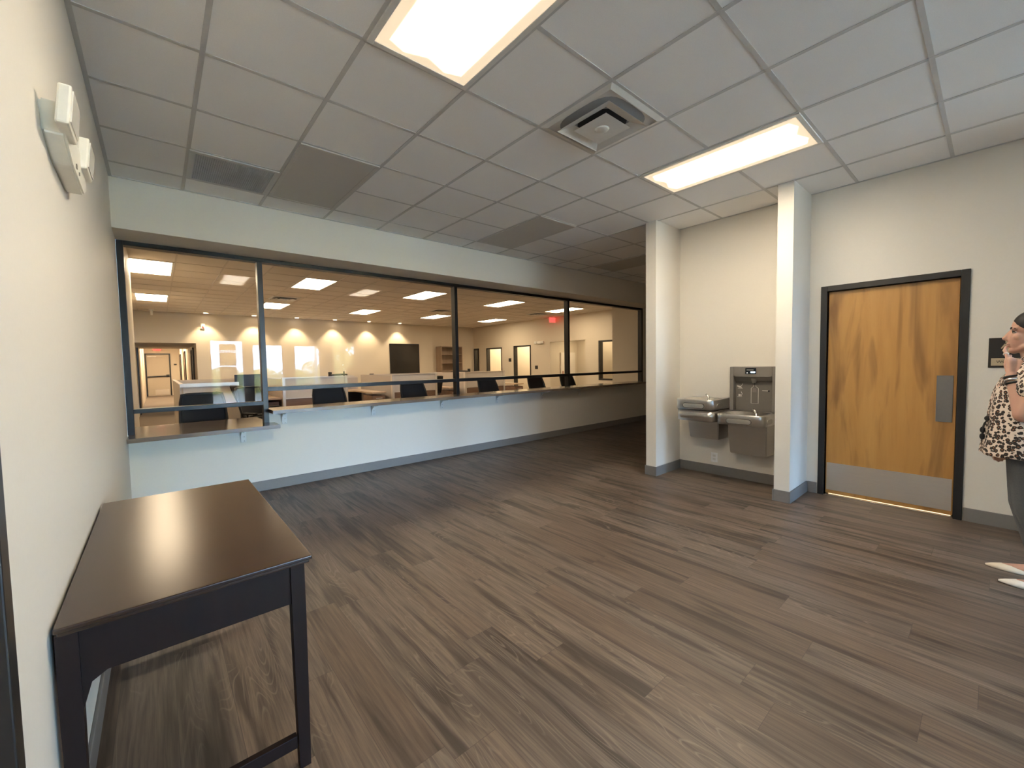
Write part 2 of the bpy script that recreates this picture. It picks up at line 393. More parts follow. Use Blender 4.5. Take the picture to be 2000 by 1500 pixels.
# restroom door
d1 = sempty('door_1', (XR, .645, 0))
bm = bmesh.new(); f = .052
for a, b in ((DY1, DY1+f), (DY0-f, DY0)): box(bm, XR-.014, XR+.154, a-.001 if a < 1 else a, b, 0, DH+f, .003)
box(bm, XR-.014, XR+.154, DY0, DY1, DH, DH+f, .003)
for a, b in ((DY1-.016, DY1), (DY0, DY0+.016)): box(bm, XR+.085, XR+.12, a, b, 0, DH)
box(bm, XR+.085, XR+.12, DY0, DY1, DH-.016, DH)
obj('door_frame', bm, DOORF, d1)
leaf = obj('door_leaf', B(XR+.038, XR+.082, DY0+.004, DY1-.004, .014, DH-.004, .002), BIRCH, d1)
obj('kick_plate', B(XR+.035, XR+.038, DY0+.012, DY1-.012, .05, .325), KICK, leaf)
obj('push_plate', B(XR+.033, XR+.038, .222, .322, .812, 1.21, .002), PULLM, leaf)
obj('added_gap_glint', B(XR+.01, XR+.13, DY0, DY1, 0, .006, .002), CHROME, d1)  # added shiny strip, stands in for the light line under the door
bm = bmesh.new(); box(bm, 7.2, 7.3, -.9, 1.24, 0, 2.6); box(bm, 5.2, 7.3, -1.0, -.9, 0, 2.6); box(bm, 5.2, 7.3, 1.24, 1.34, 0, 2.6); box(bm, 5.2, 7.3, -1.0, 1.34, 2.6, 2.7)
struct('wall_restroom', bm, WALL)
struct('floor_restroom', B(5.2, 7.2, -.9, 1.24, 0, .008), simple('pale tile', (.7, .66, .58), .4))
# dark room past the outer end of the right wall
bm = bmesh.new(); box(bm, 5.2, 7.6, -3.0, -2.8, 0, CZ); box(bm, 7.5, 7.7, -7.5, -2.8, 0, CZ)
struct('wall_side_room', bm, WALL)

# ------------------------------------------------------------------ service window (interior storefront)
w1 = sempty('window_1', (4, YW, .9))
bm = bmesh.new(); y0, y1 = YW, YW+.1
box(bm, XL, -.185, y0, y1, .76, 2.585, .002); box(bm, -.185, 8.555, y0, y1, 2.543, 2.585, .002)
box(bm, .887, .938, y0, y1, .76, 2.543, .002)
for c in (3.47, 6.002): box(bm, c-.025, c+.025, y0, y1, .915, 2.543, .002)
box(bm, 8.505, 8.555, y0, y1, .915, 2.543, .002)
obj('frame', bm, BLACKF, w1)
spans = [(-.185, .887, .962, 1.003), (.938, 3.445, 1.112, 1.159), (3.495, 5.977, 1.112, 1.159), (6.027, 8.505, 1.112, 1.159)]
for a, b, z0, z1 in spans:
    obj('rail', B(a, b, y0, y1, z0, z1, .002), BLACKF, w1)
    obj('pane', B(a, b, 5.357, 5.363, z1, 2.543), GLASS, w1)

def countertop(name, label, x0, x1, z0, z1, plan, brx):
    t = thing(name, label, 'counter', ((x0+x1)/2, YW, z0))
    bm = bmesh.new(); prism(bm, plan, z0, z1, 'xy'); bmesh.ops.bevel(bm, geom=bm.edges[:], offset=.003, segments=2, affect='EDGES')
    obj('worktop', bm, LAMC, t)
    for bx in brx:
        bm = bmesh.new()
        box(bm, bx-.026, bx+.026, YW-.007, YW, z0-.15, z0, .002)
        prism(bm, [(YW-.007, z0-.13), (YW-.007, z0), (YW-.23, z0), (YW-.23, z0-.012), (YW-.09, z0-.03), (YW-.03, z0-.07)], bx-.029, bx-.025, 'yz')
        box(bm, bx-.026, bx+.026, YW-.24, YW-.007, z0-.005, z0)
        br = obj('bracket', bm, WHITEM, t)
        for q in (.03, .075, .12):
            bm = bmesh.new(); cyl(bm, (bx+.004, YW-.009, z0-q-.015), .004, .002, 'y', 8); obj('screw', bm, PLASTD, br)
    return t
countertop('countertop', 'low grey-brown laminate counter at the far left end of the service window', XL+.002, .99, .72, .76, [(XL+.002, 5.02), (.99, 5.02), (.99, 5.308), (.935, 5.308), (.935, 6.05), (XL+.002, 6.05)], [.685])
countertop('countertop', 'long high grey-brown laminate counter ledge running under the service window', .925, 8.6, .878, .915, [(.925, 5.02), (8.6, 5.02), (8.6, 5.308), (8.502, 5.308), (8.502, 5.46), (.941, 5.46), (.941, 5.308), (.925, 5.308)], [1.09, 2.14, 3.175, 4.22, 5.26, 6.3])

# ------------------------------------------------------------------ ceiling fixtures
def troffer(cx, cy, label, lens, group, frame=WHITEM, name='ceiling_light'):
    t = thing(name, label, 'ceiling light', (cx, cy, CZ), group)
    bm = bmesh.new(); a, b, f = .297, .602, .030
    box(bm, cx-a, cx-a+f, cy-b, cy+b, CZ-.012, CZ-.001, .002); box(bm, cx+a-f, cx+a, cy-b, cy+b, CZ-.012, CZ-.001, .002)
    box(bm, cx-a+f, cx+a-f, cy-b, cy-b+f, CZ-.012, CZ-.001, .002); box(bm, cx-a+f, cx+a-f, cy+b-f, cy+b, CZ-.012, CZ-.001, .002)
    obj('frame', bm, frame, t)
    bm = bmesh.new(); box(bm, -a+f, a-f, -b+f, b-f, -.010, -.002)
    for v in bm.verts: v.co += Vector((cx, cy, CZ))
    obj('lens', bm, lens, t); return t
gl = 'lit troffers in the lobby'
troffer(1.1685, 1.489, 'lit two-tube ceiling light directly overhead at the top edge of view', LENS, gl)
troffer(3.607, 1.489, 'lit ceiling light in front of the fountain niche', LENS, gl)
gu = 'unlit troffers in the lobby ceiling'
for cx, lab in ((1.1685, 'unlit grey ceiling light beside the return grille'), (3.607, 'unlit grey ceiling light in the middle of the lobby ceiling near the service window'), (6.045, 'unlit grey ceiling light in the dark corridor')):
    troffer(cx, 3.9277, lab, OFFLENS, gu, simple('unlit frame', (.56, .545, .52), .5))
# office: five columns by two rows
off = None
colname = ['first from the left', 'second from the left', 'third from the left', 'fourth from the left', 'rightmost']
for j, cyy in enumerate((8.81, 12.48)):
    for i in range(5):
        lab = 'lit office ceiling light, %s in the %s row behind the glass' % (colname[i], 'near' if j == 0 else 'far')
        loc = (-.01+2.437*i, cyy, CZ)
        if off is None: off = troffer(loc[0], loc[1], lab, LENSO, 'lit troffers in the office')
        else: dup(off, loc, lab)
def square_ring(bm, c, z0, h0, z1, h1, th=.002):
    """square cone shell (louvre) between half-widths h0 at z0 and h1 at z1"""
    cx, cyy = c
    def sq(h, z): return [Vector((cx+a*h, cyy+b*h, z)) for a, b in ((-1, -1), (1, -1), (1, 1), (-1, 1))]
    R = [[bm.verts.new(p) for p in q] for q in (sq(h0, z0), sq(h1, z1), sq(h1-th, z1+th*.2), sq(h0-th, z0))]
    for k in range(4):
        a, b = R[k], R[(k+1) % 4]
        for i in range(4): bm.faces.new((a[i], a[(i+1) % 4], b[(i+1) % 4], b[i]))
def diffuser(cx, cyy, label, group=None):
    t = thing('ceiling_diffuser', label, 'air diffuser', (cx, cyy, CZ), group)
    bm = bmesh.new()
    square_ring(bm, (cx, cyy), CZ-.014, .262, CZ-.004, .297, .0015)
    box(bm, cx-.298, cx+.298, cyy-.298, cyy+.298, CZ-.003, CZ-.001)
    obj('face_panel', bm, WHITEM, t)
    bm = bmesh.new(); loft(bm, [ring_pts(Vector((cx, cyy, CZ-.0045)), 28, Vector((1, 0, 0)), Vector((0, 1, 0)), .245, .245, 3.5), ring_pts(Vector((cx, cyy, CZ-.003)), 28, Vector((1, 0, 0)), Vector((0, 1, 0)), .245, .245, 3.5)])
    obj('neck', bm, simple('throat shade grey', (.34, .345, .36), .6), t)  # flat disc, the shading up into the neck put into its grey
    bm = bmesh.new(); cyl(bm, (cx, cyy, CZ-.0052), .165, .0006, 'z', 32); obj('duct_shade_disc', bm, simple('duct shade', (.03, .03, .034), .7), t)  # flat dark disc in place of the shade inside the duct
    bm = bmesh.new(); square_ring(bm, (cx, cyy), CZ-.038, .215, CZ-.006, .135, .004)
    bmx = bm; square_ring(bmx, (cx, cyy), CZ-.040, .218, CZ-.032, .205, .004)
    obj('outer_cone', bm, WHITEM, t)
    bm = bmesh.new(); h = .135; z = CZ-.044
    q = [bm.verts.new((cx+a*h, cyy+b*h, z)) for a, b in ((-1, -1), (1, -1), (1, 1), (-1, 1))]; r = [bm.verts.new((cx+a*.12, cyy+b*.12, z+.010)) for a, b in ((-1, -1), (1, -1), (1, 1), (-1, 1))]
    bm.faces.new(q); bm.faces.new(r)
    for i in range(4): bm.faces.new((q[i], q[(i+1) % 4], r[(i+1) % 4], r[i]))
    cp = obj('centre_plate', bm, WHITEM, t)
    bm = bmesh.new(); cyl(bm, (cx, cyy, z-.006), .04, .006, 'z', 24, .05); obj('knob', bm, WHITEM, cp, True)
    return t
diffuser(2.388, 1.794, 'square white air diffuser with nested cones between the two lit lights')
dfo = diffuser(2.38, 11.02, 'square air diffuser in the office ceiling above the desks, left one', 'office air diffusers')
dup(dfo, (6.64, 11.02, CZ), 'square air diffuser in the office ceiling by the third window bay')
dup(dfo, (9.75, 10.0, CZ), 'square air diffuser in the office ceiling near the exit sign')
# return grille
t = thing('return_grille', 'perforated grey return air grille in the lobby ceiling by the left wall', 'air grille', (.559, 4.232, CZ))
bm = bmesh.new(); a = .298; x, y = .559, 4.232
box(bm, x-a, x-a+.035, y-a, y+a, CZ-.012, CZ-.001, .002); box(bm, x+a-.035, x+a, y-a, y+a, CZ-.012, CZ-.001, .002); box(bm, x-a+.035, x+a-.035, y-a, y-a+.035, CZ-.012, CZ-.001, .002); box(bm, x-a+.035, x+a-.035, y+a-.035, y+a, CZ-.012, CZ-.001, .002)
obj('frame', bm, GRID, t)
bm = bmesh.new()
for i in range(38): box(bm, x-.263+i*.0139, x-.263+i*.0139+.006, y-.263, y+.263, CZ-.010, CZ-.003)
for i in range(22): box(bm, x-.263, x+.263, y-.263+i*.0245, y-.263+i*.0245+.008, CZ-.0095, CZ-.004)
obj('mesh_panel', bm, simple('grille metal', (.46, .48, .50), .5), t)
obj('backing', B(x-.263, x+.263, y-.263, y+.263, CZ-.003, CZ-.001), simple('grille shadow box', (.24, .25, .26), .8), t)
# downlights washing the office back wall
dl0 = None
names = ['leftmost', 'second from left', 'third from left', 'fourth from left', 'fifth from left', 'rightmost']
for i in range(6):
    xx = 1.17+1.219*i; lab = 'recessed downlight at the office back wall, %s of six' % names[i]
    if dl0 is None:
        dl0 = thing('downlight', lab, 'downlight', (xx, 15.12, CZ), 'downlights along the office back wall')
        bm = bmesh.new(); loft(bm, [ring_pts(Vector((xx, 15.12, CZ-z)), 24, Vector((1, 0, 0)), Vector((0, 1, 0)), r, r) for r, z in ((.085, .001), (.085, .008), (.066, .010), (.062, .003))], False)
        obj('trim_ring', bm, WHITEM, dl0, True)
        bm = bmesh.new(); cyl(bm, (xx, 15.12, CZ-.006), .062, .004); obj('lamp_lens', bm, emit('downlight lens', (1, .8, .55), 9), dl0)
    else: dup(dl0, (xx, 15.12, CZ), lab)
    sp = bpy.data.lights.new('downlight_beam', 'SPOT'); sp.energy = 42; sp.spot_size = math.radians(88); sp.spot_blend = .55; sp.color = (1, .78, .5); sp.shadow_soft_size = .04
    so = bpy.data.objects.new('downlight_beam', sp); C.objects.link(so); so.location = (xx, 15.12, CZ-.03)

# ------------------------------------------------------------------ office shell
bm = bmesh.new(); box(bm, -.45, XL, 5.41, 8.5, 0, CZ); box(bm, -.75, -.442, 8.5, YN, 0, CZ)
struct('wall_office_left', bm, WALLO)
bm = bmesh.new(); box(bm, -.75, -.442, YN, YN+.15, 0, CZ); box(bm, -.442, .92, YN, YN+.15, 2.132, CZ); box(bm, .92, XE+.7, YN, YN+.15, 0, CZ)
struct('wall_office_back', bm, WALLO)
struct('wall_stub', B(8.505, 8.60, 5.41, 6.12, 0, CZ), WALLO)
# right wall with three doorways, a corridor opening and an internal window
ops = [(7.62, 8.411, .78, 2.063), (8.957, 10.614, 0, 2.12), (11.63, 12.635, 0, 2.068), (13.385, 14.45, 0, 2.045), (15.0, 15.38, 0, 2.06)]
bm = bmesh.new(); p0 = 5.41
for a, b, z0, z1 in ops:
    box(bm, XE, XE+.14, p0, a, 0, CZ)
    if z0: box(bm, XE, XE+.14, a, b, 0, z0)
    box(bm, XE, XE+.14, a, b, z1, CZ); p0 = b
box(bm, XE, XE+.14, p0, YN, 0, CZ)
struct('wall_office_right', bm, WALLO)
# rooms behind those openings
bm = bmesh.new(); box(bm, 13.4, 13.5, 11.0, 15.4, 0, 2.8); box(bm, XE+.14, 13.5, 10.9, 11.0, 0, 2.8); box(bm, XE+.14, 13.5, 15.4, 15.5, 0, 2.8); box(bm, XE+.14, 13.4, 13.0, 13.08, 0, 2.8); box(bm, XE+.14, 13.5, 10.9, 15.5, 2.8, 2.9)
box(bm, XE+.14, 13.4, 14.7, 14.78, 0, 2.8)
struct('wall_rooms', bm, WALLO)
struct('floor_rooms', B(11.6, 13.5, 7.0, 15.5, -.12, 0), CARPET)
bm = bmesh.new(); box(bm, 12.6, 12.7, 8.7, 10.9, 0, 2.8); box(bm, XE+.14, 12.7, 8.8, 8.9, 0, 2.8); box(bm, XE+.14, 12.7, 10.72, 10.8, 0, 2.8); box(bm, XE+.14, 12.7, 8.8, 10.8, 2.4, 2.5)
struct('wall_passage', bm, WALLO)
bm = bmesh.new(); box(bm, 12.2, 12.3, 7.3, 8.7, 0, 2.6); box(bm, XE+.14, 12.3, 7.3, 7.4, 0, 2.6); box(bm, XE+.14, 12.3, 8.6, 8.7, 0, 2.6); box(bm, XE+.14, 12.3, 7.3, 8.7, 2.5, 2.6)
struct('wall_booth', bm, WALLO)
for k, (px, py, e) in enumerate(((12.2, 12.1, 28), (12.2, 13.9, 28), (12.2, 15.05, 26), (11.9, 9.8, 7), (11.7, 8.0, 5))):
    la = bpy.data.lights.new('room_lamp', 'AREA'); la.energy = e; la.size = .6; la.color = (1, .82, .55); lo = bpy.data.objects.new('room_lamp', la); C.objects.link(lo); lo.location = (px, py, 2.36 if px < 12 else 2.75)
la = bpy.data.lights.new('restroom_lamp', 'AREA'); la.energy = 60; la.size = .6; la.color = (1, .86, .68); lo = bpy.data.objects.new('restroom_lamp', la); C.objects.link(lo); lo.location = (6.2, .4, 2.55)
def opening_frame(k, a, b, z0, z1, w=.05):
    e = sempty('door_%d' % k if not z0 else 'window_%d' % k, (XE, (a+b)/2, z0)); bm = bmesh.new(); d0, d1 = XE-.015, XE+.155
    box(bm, d0, d1, a, a+w, z0, z1); box(bm, d0, d1, b-w, b, z0, z1); box(bm, d0, d1, a+w, b-w, z1-w, z1)
    if z0: box(bm, d0, d1, a+w, b-w, z0, z0+w)
    obj('frame', bm, DOORF, e)
    return e
opening_frame(3, 11.63, 12.635, 0, 2.068); opening_frame(4, 13.385, 14.45, 0, 2.045); opening_frame(5, 15.0, 15.38, 0, 2.06)
e = opening_frame(6, 7.62, 8.411, .78, 2.063); obj('pane', B(XE+.06, XE+.066, 7.67, 8.361, .83, 2.013), GLASS, e)
# dark glazed panel on the back wall
e = sempty('window_7', (7.57, YN, 1.04)); bm = bmesh.new(); x0, x1, z0, z1 = 6.93, 8.20, 1.04, 2.225
box(bm, x0, x0+.03, YN-.02, YN, z0, z1); box(bm, x1-.03, x1, YN-.02, YN, z0, z1); box(bm, x0+.03, x1-.03, YN-.02, YN, z1-.03, z1); box(bm, x0+.03, x1-.03, YN-.02, YN, z0, z0+.03)
obj('frame', bm, BLACKF, e); obj('pane', B(x0+.03, x1-.03, YN-.01, YN-.002, z0+.03, z1-.03), simple('dark glazing', (.018, .016, .014), .08), e)
# corridor at the far left
bm = bmesh.new(); box(bm, -.56, -.442, YN+.15, 28.3, 0, 2.9); box(bm, .92, 1.04, YN+.15, 28.3, 0, 2.9); box(bm, -.56, 1.04, 28.3, 28.4, 0, 2.9)
struct('wall_hall', bm, WALLO)
bm = bmesh.new(); box(bm, -.442, .92, YN+.15, 20.0, 2.132, 2.9); box(bm, -.56, 1.04, 20.0, 28.4, 2.75, 2.9)
struct('ceiling_hall', bm, TILEO)
for yy in (22.0, 25.6):
    la = bpy.data.lights.new('hall_lamp', 'AREA'); la.energy = 48; la.size = .6; la.color = (1, .8, .55); lo = bpy.data.objects.new('hall_lamp', la); C.objects.link(lo); lo.location = (.24, yy, 2.7)
e = sempty('door_6', (.07, 28.3, 0)); bm = bmesh.new(); a, b, h = -.44, .57, 2.2
box(bm, a, a+.06, 28.26, 28.3, 0, h); box(bm, b-.06, b, 28.26, 28.3, 0, h); box(bm, a+.06, b-.06, 28.26, 28.3, h-.06, h)
obj('frame', bm, DOORF, e)
lf = obj('leaf', B(a+.06, b-.06, 28.275, 28.3, .01, h-.06), simple('beige painted steel', (.50, .43, .33), .5), e)
bm = bmesh.new(); tube(bm, [(a+.07, 28.22, 1.0), (b-.07, 28.22, 1.03)], .032, 8); box(bm, b-.2, b-.07, 28.2, 28.275, .98, 1.1); obj('panic_bar', bm, BLACKP, lf)
obj('kick_plate', B(a+.34, b-.1, 28.268, 28.275, .05, .33), KICK, lf); obj('door_closer', B(a+.1, a+.45, 28.24, 28.275, 2.02, 2.06), TRIMW, lf)
for k, (xx, yy, hh) in enumerate(((.90, 16.6, 2.05), (.90, 21.5, 2.1), (.90, 25.5, 2.1), (-.43, 17.0, 2.05))):
    s = 1 if xx > 0 else -1
    bm = bmesh.new(); box(bm, xx-.02, xx+.025, yy-.03, yy+.03, 0, hh); box(bm, xx-.02, xx+.025, yy+.92, yy+.98, 0, hh); box(bm, xx-.02, xx+.025, yy+.03, yy+.92, hh-.06, hh)
    e = sempty('door_%d' % (7+k), (xx, yy, 0)); obj('frame', bm, DOORF, e); obj('leaf', B(xx+.002, xx+.02, yy+.03, yy+.92, .01, hh-.06), DARKPLY if k == 0 else LAMW, e)

# ------------------------------------------------------------------ office wall fittings
RED = emit('exit red', (1, .035, .03), 1.6)
REDB = simple('exit face', (.55, .30, .26), .5)
def exit_sign(loc, rot, label, w=.32, h=.19):
    t = thing('exit_sign', label, 'exit sign', (0, 0, 0))
    obj('housing', B(-w/2, w/2, -.025, .025, -h/2, h/2, .006), simple('exit housing', (.80, .62, .55), .5), t)
    bm = bmesh.new(); box(bm, -.06, .06, -.012, .012, h/2, h/2+.03); obj('canopy', bm, WHITEP, t)
    for sgn in (-1, 1):
        obj('face_plate', B(-w/2+.012, w/2-.012, *sorted((sgn*.025, sgn*.027)), -h/2+.012, h/2-.012), emit('exit glow', (1, .10, .08), .55), t)
        vtext('lettering', 'EXIT', h*.82, .001, RED, t, (0, sgn*.0285, 0), (PI/2, 0, 0 if sgn < 0 else PI))
    t.location = loc; t.rotation_euler = (0, 0, rot); return t
exit_sign((.055, 28.24, 2.44), 0, 'lit red exit sign over the door at the end of the far hallway')
exit_sign((XE-.17, 10.33, 2.89), 0, 'lit red exit sign hanging near the right-hand office wall', .32, .2)
def twin_light(label):
    t = thing('emergency_light', label, 'emergency light', (0, 0, 0))
    bm = bmesh.new(); box(bm, -.09, .09, -.05, 0, -.05, .05, .008); obj('housing', bm, WHITEP, t)
    for s in (-1, 1):
        bm = bmesh.new(); box(bm, s*.165-.07, s*.165+.07, -.075, -.02, -.045, .05, .012); box(bm, s*.1-.02, s*.1+.02, -.04, -.015, -.02, .02); h = obj('lamp_head', bm, WHITEP, t)
        obj('lens', B(s*.165-.055, s*.165+.055, -.078, -.075, -.033, .038), simple('clear plastic lens', (.75, .73, .66), .15), h)
    return t
t = twin_light('white twin-head emergency light on the office wall right of the three doorways'); t.location = (XE, 11.14, 2.135); t.rotation_euler = (0, 0, -PI/2)
t2 = dup(t, (11.95, 8.9, 2.12), 'white twin-head emergency light inside the wide passage opening'); t2.rotation_euler = (0, 0, PI)
t = thing('strobe', 'small white fire alarm strobe on the office back wall above the hallway', 'alarm strobe', (1.1, YN, 2.64))
obj('housing', B(1.05, 1.15, YN-.04, YN, 2.565, 2.715, .006), WHITEP, t); obj('flash_lens', B(1.075, 1.125, YN-.06, YN-.04, 2.64, 2.69, .006), simple('clear plastic lens', (.75, .73, .66), .15), t); obj('label_strip', B(1.07, 1.13, YN-.043, YN-.04, 2.58, 2.61), simple('red strip', (.45, .05, .04), .5), t)
t = thing('smoke_detector', 'small white smoke detector hanging under the office ceiling at far left', 'smoke detector', (-.037, 14.9, CZ))
bm = bmesh.new(); cyl(bm, (-.037, 14.9, CZ-.03), .06, .029); obj('base', bm, WHITEP, t); bm = bmesh.new(); cyl(bm, (-.037, 14.9, CZ-.16), .028, .13, 'z', 14, .035); obj('sensor', bm, WHITEP, t)
t = thing('door_sign', 'small black room sign on the wall left of the middle doorway', 'sign', (XE, 12.87, 1.5)); obj('plate', B(XE-.01, XE, 12.8, 12.95, 1.44, 1.58), SIGNB, t); obj('tab', B(XE-.014, XE-.01, 12.88, 12.94, 1.47, 1.55), SIGNB, t)
t = thing('door_sign', 'small black square on the wall right of the middle doorway', 'sign', (XE, 11.33, 1.2)); obj('plate', B(XE-.012, XE, 11.26, 11.4, 1.14, 1.27), SIGNB, t)
tag(obj('door_sign', B(.70, .82, 28.27, 28.3, 1.58, 1.66), SIGNB, loc=(.76, 28.3, 1.6)), 'tiny dark sign beside the door at the end of the hallway', 'sign')
t = thing('door', 'white door standing open inside the wide passage opening', 'door', (12.35, 10.7, 0))
obj('leaf', B(11.6, 12.4, 10.66, 10.7, .01, 1.75), simple('white door paint', (.74, .68, .60), .5), t); obj('handle', B(11.66, 11.70, 10.63, 10.66, .9, 1.05), simple('reddish tag', (.45, .22, .16), .5), t)
# cabinets in the middle room
t = thing('wall_cabinet', 'brown wood wall cabinet seen through the middle doorway', 'cabinet', (13.2, 12.1, 1.1))
for k in range(4): obj('cabinet_door', B(13.0, 13.02, 11.12+k*.46, 11.57+k*.46, 1.27, 1.80), CABW, t)
obj('carcass', B(13.02, 13.4, 11.1, 12.96, 1.26, 1.81), CABW, t)
# bookcase by the back wall
t = thing('bookcase', 'brown open-shelf bookcase against the office back wall beside the dark panel', 'bookcase', (9.6, 15.2, 0))
bm = bmesh.new(); box(bm, 8.99, 9.02, 14.95, YN, 0, 2.13); box(bm, 10.0, 10.03, 14.95, YN, 0, 2.13); box(bm, 9.02, 10.0, 15.38, YN, 0, 2.13); box(bm, 9.02, 10.0, 14.95, YN, 2.10, 2.13); obj('carcass', bm, CABW, t)
for z in (.35, .72, 1.08, 1.42, 1.78): obj('shelf', B(9.02, 10.0, 14.97, 15.38, z, z+.025), CABW, t)

# ------------------------------------------------------------------ office chairs
def task_chair(label, group=None):
    """built at the origin, facing -y"""
    t = thing('office_chair', label, 'chair', (0, 0, 0), group)
    bm = bmesh.new(); box(bm, -.25, .25, -.26, .22, .43, .51, .03, 3); obj('seat', bm, BLACKFAB, t, True)
    def bk(u, v, d):   # u across, v up the reclined back
        return Vector((u, .27+.40*(v-.55)+d, v))
    bm = bmesh.new(); zs = [.60, .72, .84, .96, 1.055]; ws = [.235, .235, .23, .222, .205]
    cols = []
    for d in (-.006, .006):
        cols.append([[bm.verts.new(bk(w*(i/4-1), z, d+.05*((i/4-1)**2)*-1)) for i in range(9)] for z, w in zip(zs, ws)])
    for g in cols:
        for a in range(4):
            for i in range(8): bm.faces.new((g[a][i], g[a][i+1], g[a+1][i+1], g[a+1][i]))
    br = obj('backrest', bm, BLACKFAB, t, True)
    per = [bk(-w, z, -.05) for z, w in zip(zs, ws)] + [bk(ws[-1]*(i/4-1), 1.06, -.05*((i/4-1)**2)) for i in range(1, 8)] + [bk(w, z, -.05) for z, w in reversed(list(zip(zs, ws)))] + [bk(ws[0]*(i/4-1), .60, -.05*((i/4-1)**2)) for i in range(7, -1, -1)]
    bm = bmesh.new(); tube(bm, per, .017, 8); obj('back_frame', bm, BLACKP, t, True)
    bm = bmesh.new(); tube(bm, [(0, .05, .42), (0, .26, .44), (0, .31, .55), bk(0, .82, .02)], [.03, .03, .025, .02], 8); obj('back_support', bm, BLACKP, t, True)
    for s in (-1, 1):
        bm = bmesh.new(); tube(bm, [(s*.2, .02, .44), (s*.29, .04, .45), (s*.30, .05, .66)], .018, 8); ar = obj('armrest', bm, BLACKP, t, True)
        obj('arm_pad', B(s*.30-.04, s*.30+.04, -.13, .12, .655, .685, .01), BLACKFAB, ar)
    bm = bmesh.new(); cyl(bm, (0, 0, .12), .028, .3); cyl(bm, (0, 0, .38), .09, .05, 'z', 16, .12); obj('gas_column', bm, BLACKP, t)
    bm = bmesh.new()
    for k in range(5):
        a = k*2*PI/5+.3; tube(bm, [(0, 0, .12), (.16*math.cos(a), .16*math.sin(a), .11), (.31*math.cos(a), .31*math.sin(a), .075)], [.03, .024, .016], 8)
    bs = obj('star_base', bm, BLACKP, t, True)
    for k in range(5):
        a = k*2*PI/5+.3; c = Vector((.31*math.cos(a), .31*math.sin(a), .028)); bm = bmesh.new(); cyl(bm, c+Vector((-.025, 0, 0)), .028, .05, 'x', 14); obj('caster', bm, BLACKP, bs)
    return t
gc = 'black mesh chairs behind the service counter'
labs = ['black mesh office chair behind the low counter at far left', 'black mesh office chair behind the high counter, nearest the low counter', 'black mesh office chair behind the high counter, left of the second post', 'black mesh office chair behind the high counter, just right of the second post',
        'black mesh office chair behind the high counter, left of the third post', 'black mesh office chair partly hidden behind the third post']
ch = task_chair(labs[0], gc); ch.location = (.425, 6.12, 0)
for lb, x in zip(labs[1:], (1.93, 3.295, 4.89, 6.195, 7.2)): dup(ch, (x, 6.05, 0), lb)
dup(ch, (1.45, 8.78, 0), 'black office chair standing far out beside the left cubicle', 1.9)['group'] = 'black office chairs among the cubicles'
dup(ch, (1.32, 7.6, 0), 'black office chair with its star base showing below the left rail', .5)['group'] = 'black office chairs among the cubicles'
dup(ch, (5.69, 10.2, 0), 'black office chair inside the cubicle behind the second post', PI)['group'] = 'black office chairs among the cubicles'

# ------------------------------------------------------------------ cubicles
def cubicle(x0, x1, x2, label, chairgap=False):
    """front panel x0..x1, entrance x1..x2 showing the desk, at y = 9.5"""
    t = thing('cubicle', label, 'cubicle', ((x0+x2)/2, 10.5, 0), 'cubicles behind the service window')
    Y = 9.5
    obj('end_post', B(x0-.05, x0, Y-.02, Y+.06, 0, 1.16), TRIMW, t)
    obj('front_panel', B(x0, x1, Y, Y+.05, .735, 1.14), PANELW, t)
    obj('base_panel', B(x0, x1, Y, Y+.05, .02, .72), LAMW, t)
    obj('panel_rail', B(x0, x1, Y-.006, Y+.056, .718, .738), TRIMW, t)
    obj('top_cap', B(x0, x1, Y-.008, Y+.058, 1.14, 1.16), TRIMW, t)
    obj('end_post', B(x1, x1+.05, Y-.02, Y+.06, 0, 1.16), TRIMW, t)
    obj('side_panel', B(x0-.04, x0-.005, Y+.06, 11.55, .02, 1.13), PANELG, t)
    obj('back_panel', B(x0, x2-.06, 11.5, 11.55, .02, 1.06), PANELG, t)
    obj('back_cap', B(x0, x2-.06, 11.49, 11.56, 1.06, 1.085), TRIMW, t)
    obj('privacy_screen', B(x0+.1, x2-.15, 11.52, 11.53, 1.085, 1.13), TRIMW, t)
    bm = bmesh.new(); prism(bm, [(x0+.02, 9.56), (x0+.62, 9.56), (x0+.62, 10.7), (x0+.9, 10.95), (x2-.07, 10.95), (x2-.07, 11.49), (x0+.02, 11.49)], .715, .745, 'xy'); obj('worktop', bm, DESKW, t)
    bm = bmesh.new(); prism(bm, [(x2-.07, 11.0), (x2-.07, 9.62), (x2-.42, 9.62), (x2-.42, 10.7), (x2-.75, 11.0)], .7151, .7449, 'xy'); obj('return_worktop', bm, DESKW, t)
    obj('modesty_panel', B(x0+.05, x2-.08, 11.2, 11.24, .03, .714), DARKPLY, t)
    pd = obj('pedestal', B(x2-.41, x2-.08, 9.66, 10.2, .02, .66), LAMW, t)
    for k in range(2):
        dr = obj('drawer', B(x2-.405, x2-.085, 9.64, 9.66, .05+k*.31, .34+k*.31), LAMW, pd)
        bm = bmesh.new()
    bm = bmesh.new(); box(bm, x2-.32, x2-.17, 9.61, 9.64, .585, .60); obj('drawer_pull', bm, TRIMW, pd)
    return t
cubicle(1.99, 3.2, 4.28, 'white and walnut cubicle behind the second window bay, left one')
cubicle(4.36, 5.5, 6.42, 'white and walnut cubicle behind the second post')
cubicle(6.48, 7.80, 8.80, 'white and walnut cubicle behind the third window bay')
t = thing('cubicle', 'white-panelled cubicle beside the hallway at far left', 'cubicle', (.8, 10.2, 0), 'cubicles behind the service window')
obj('front_panel', B(.33, 1.15, 9.15, 9.2, .02, 1.06), PANELW, t); obj('top_cap', B(.29, 1.15, 9.14, 9.21, 1.06, 1.12), TRIMW, t)
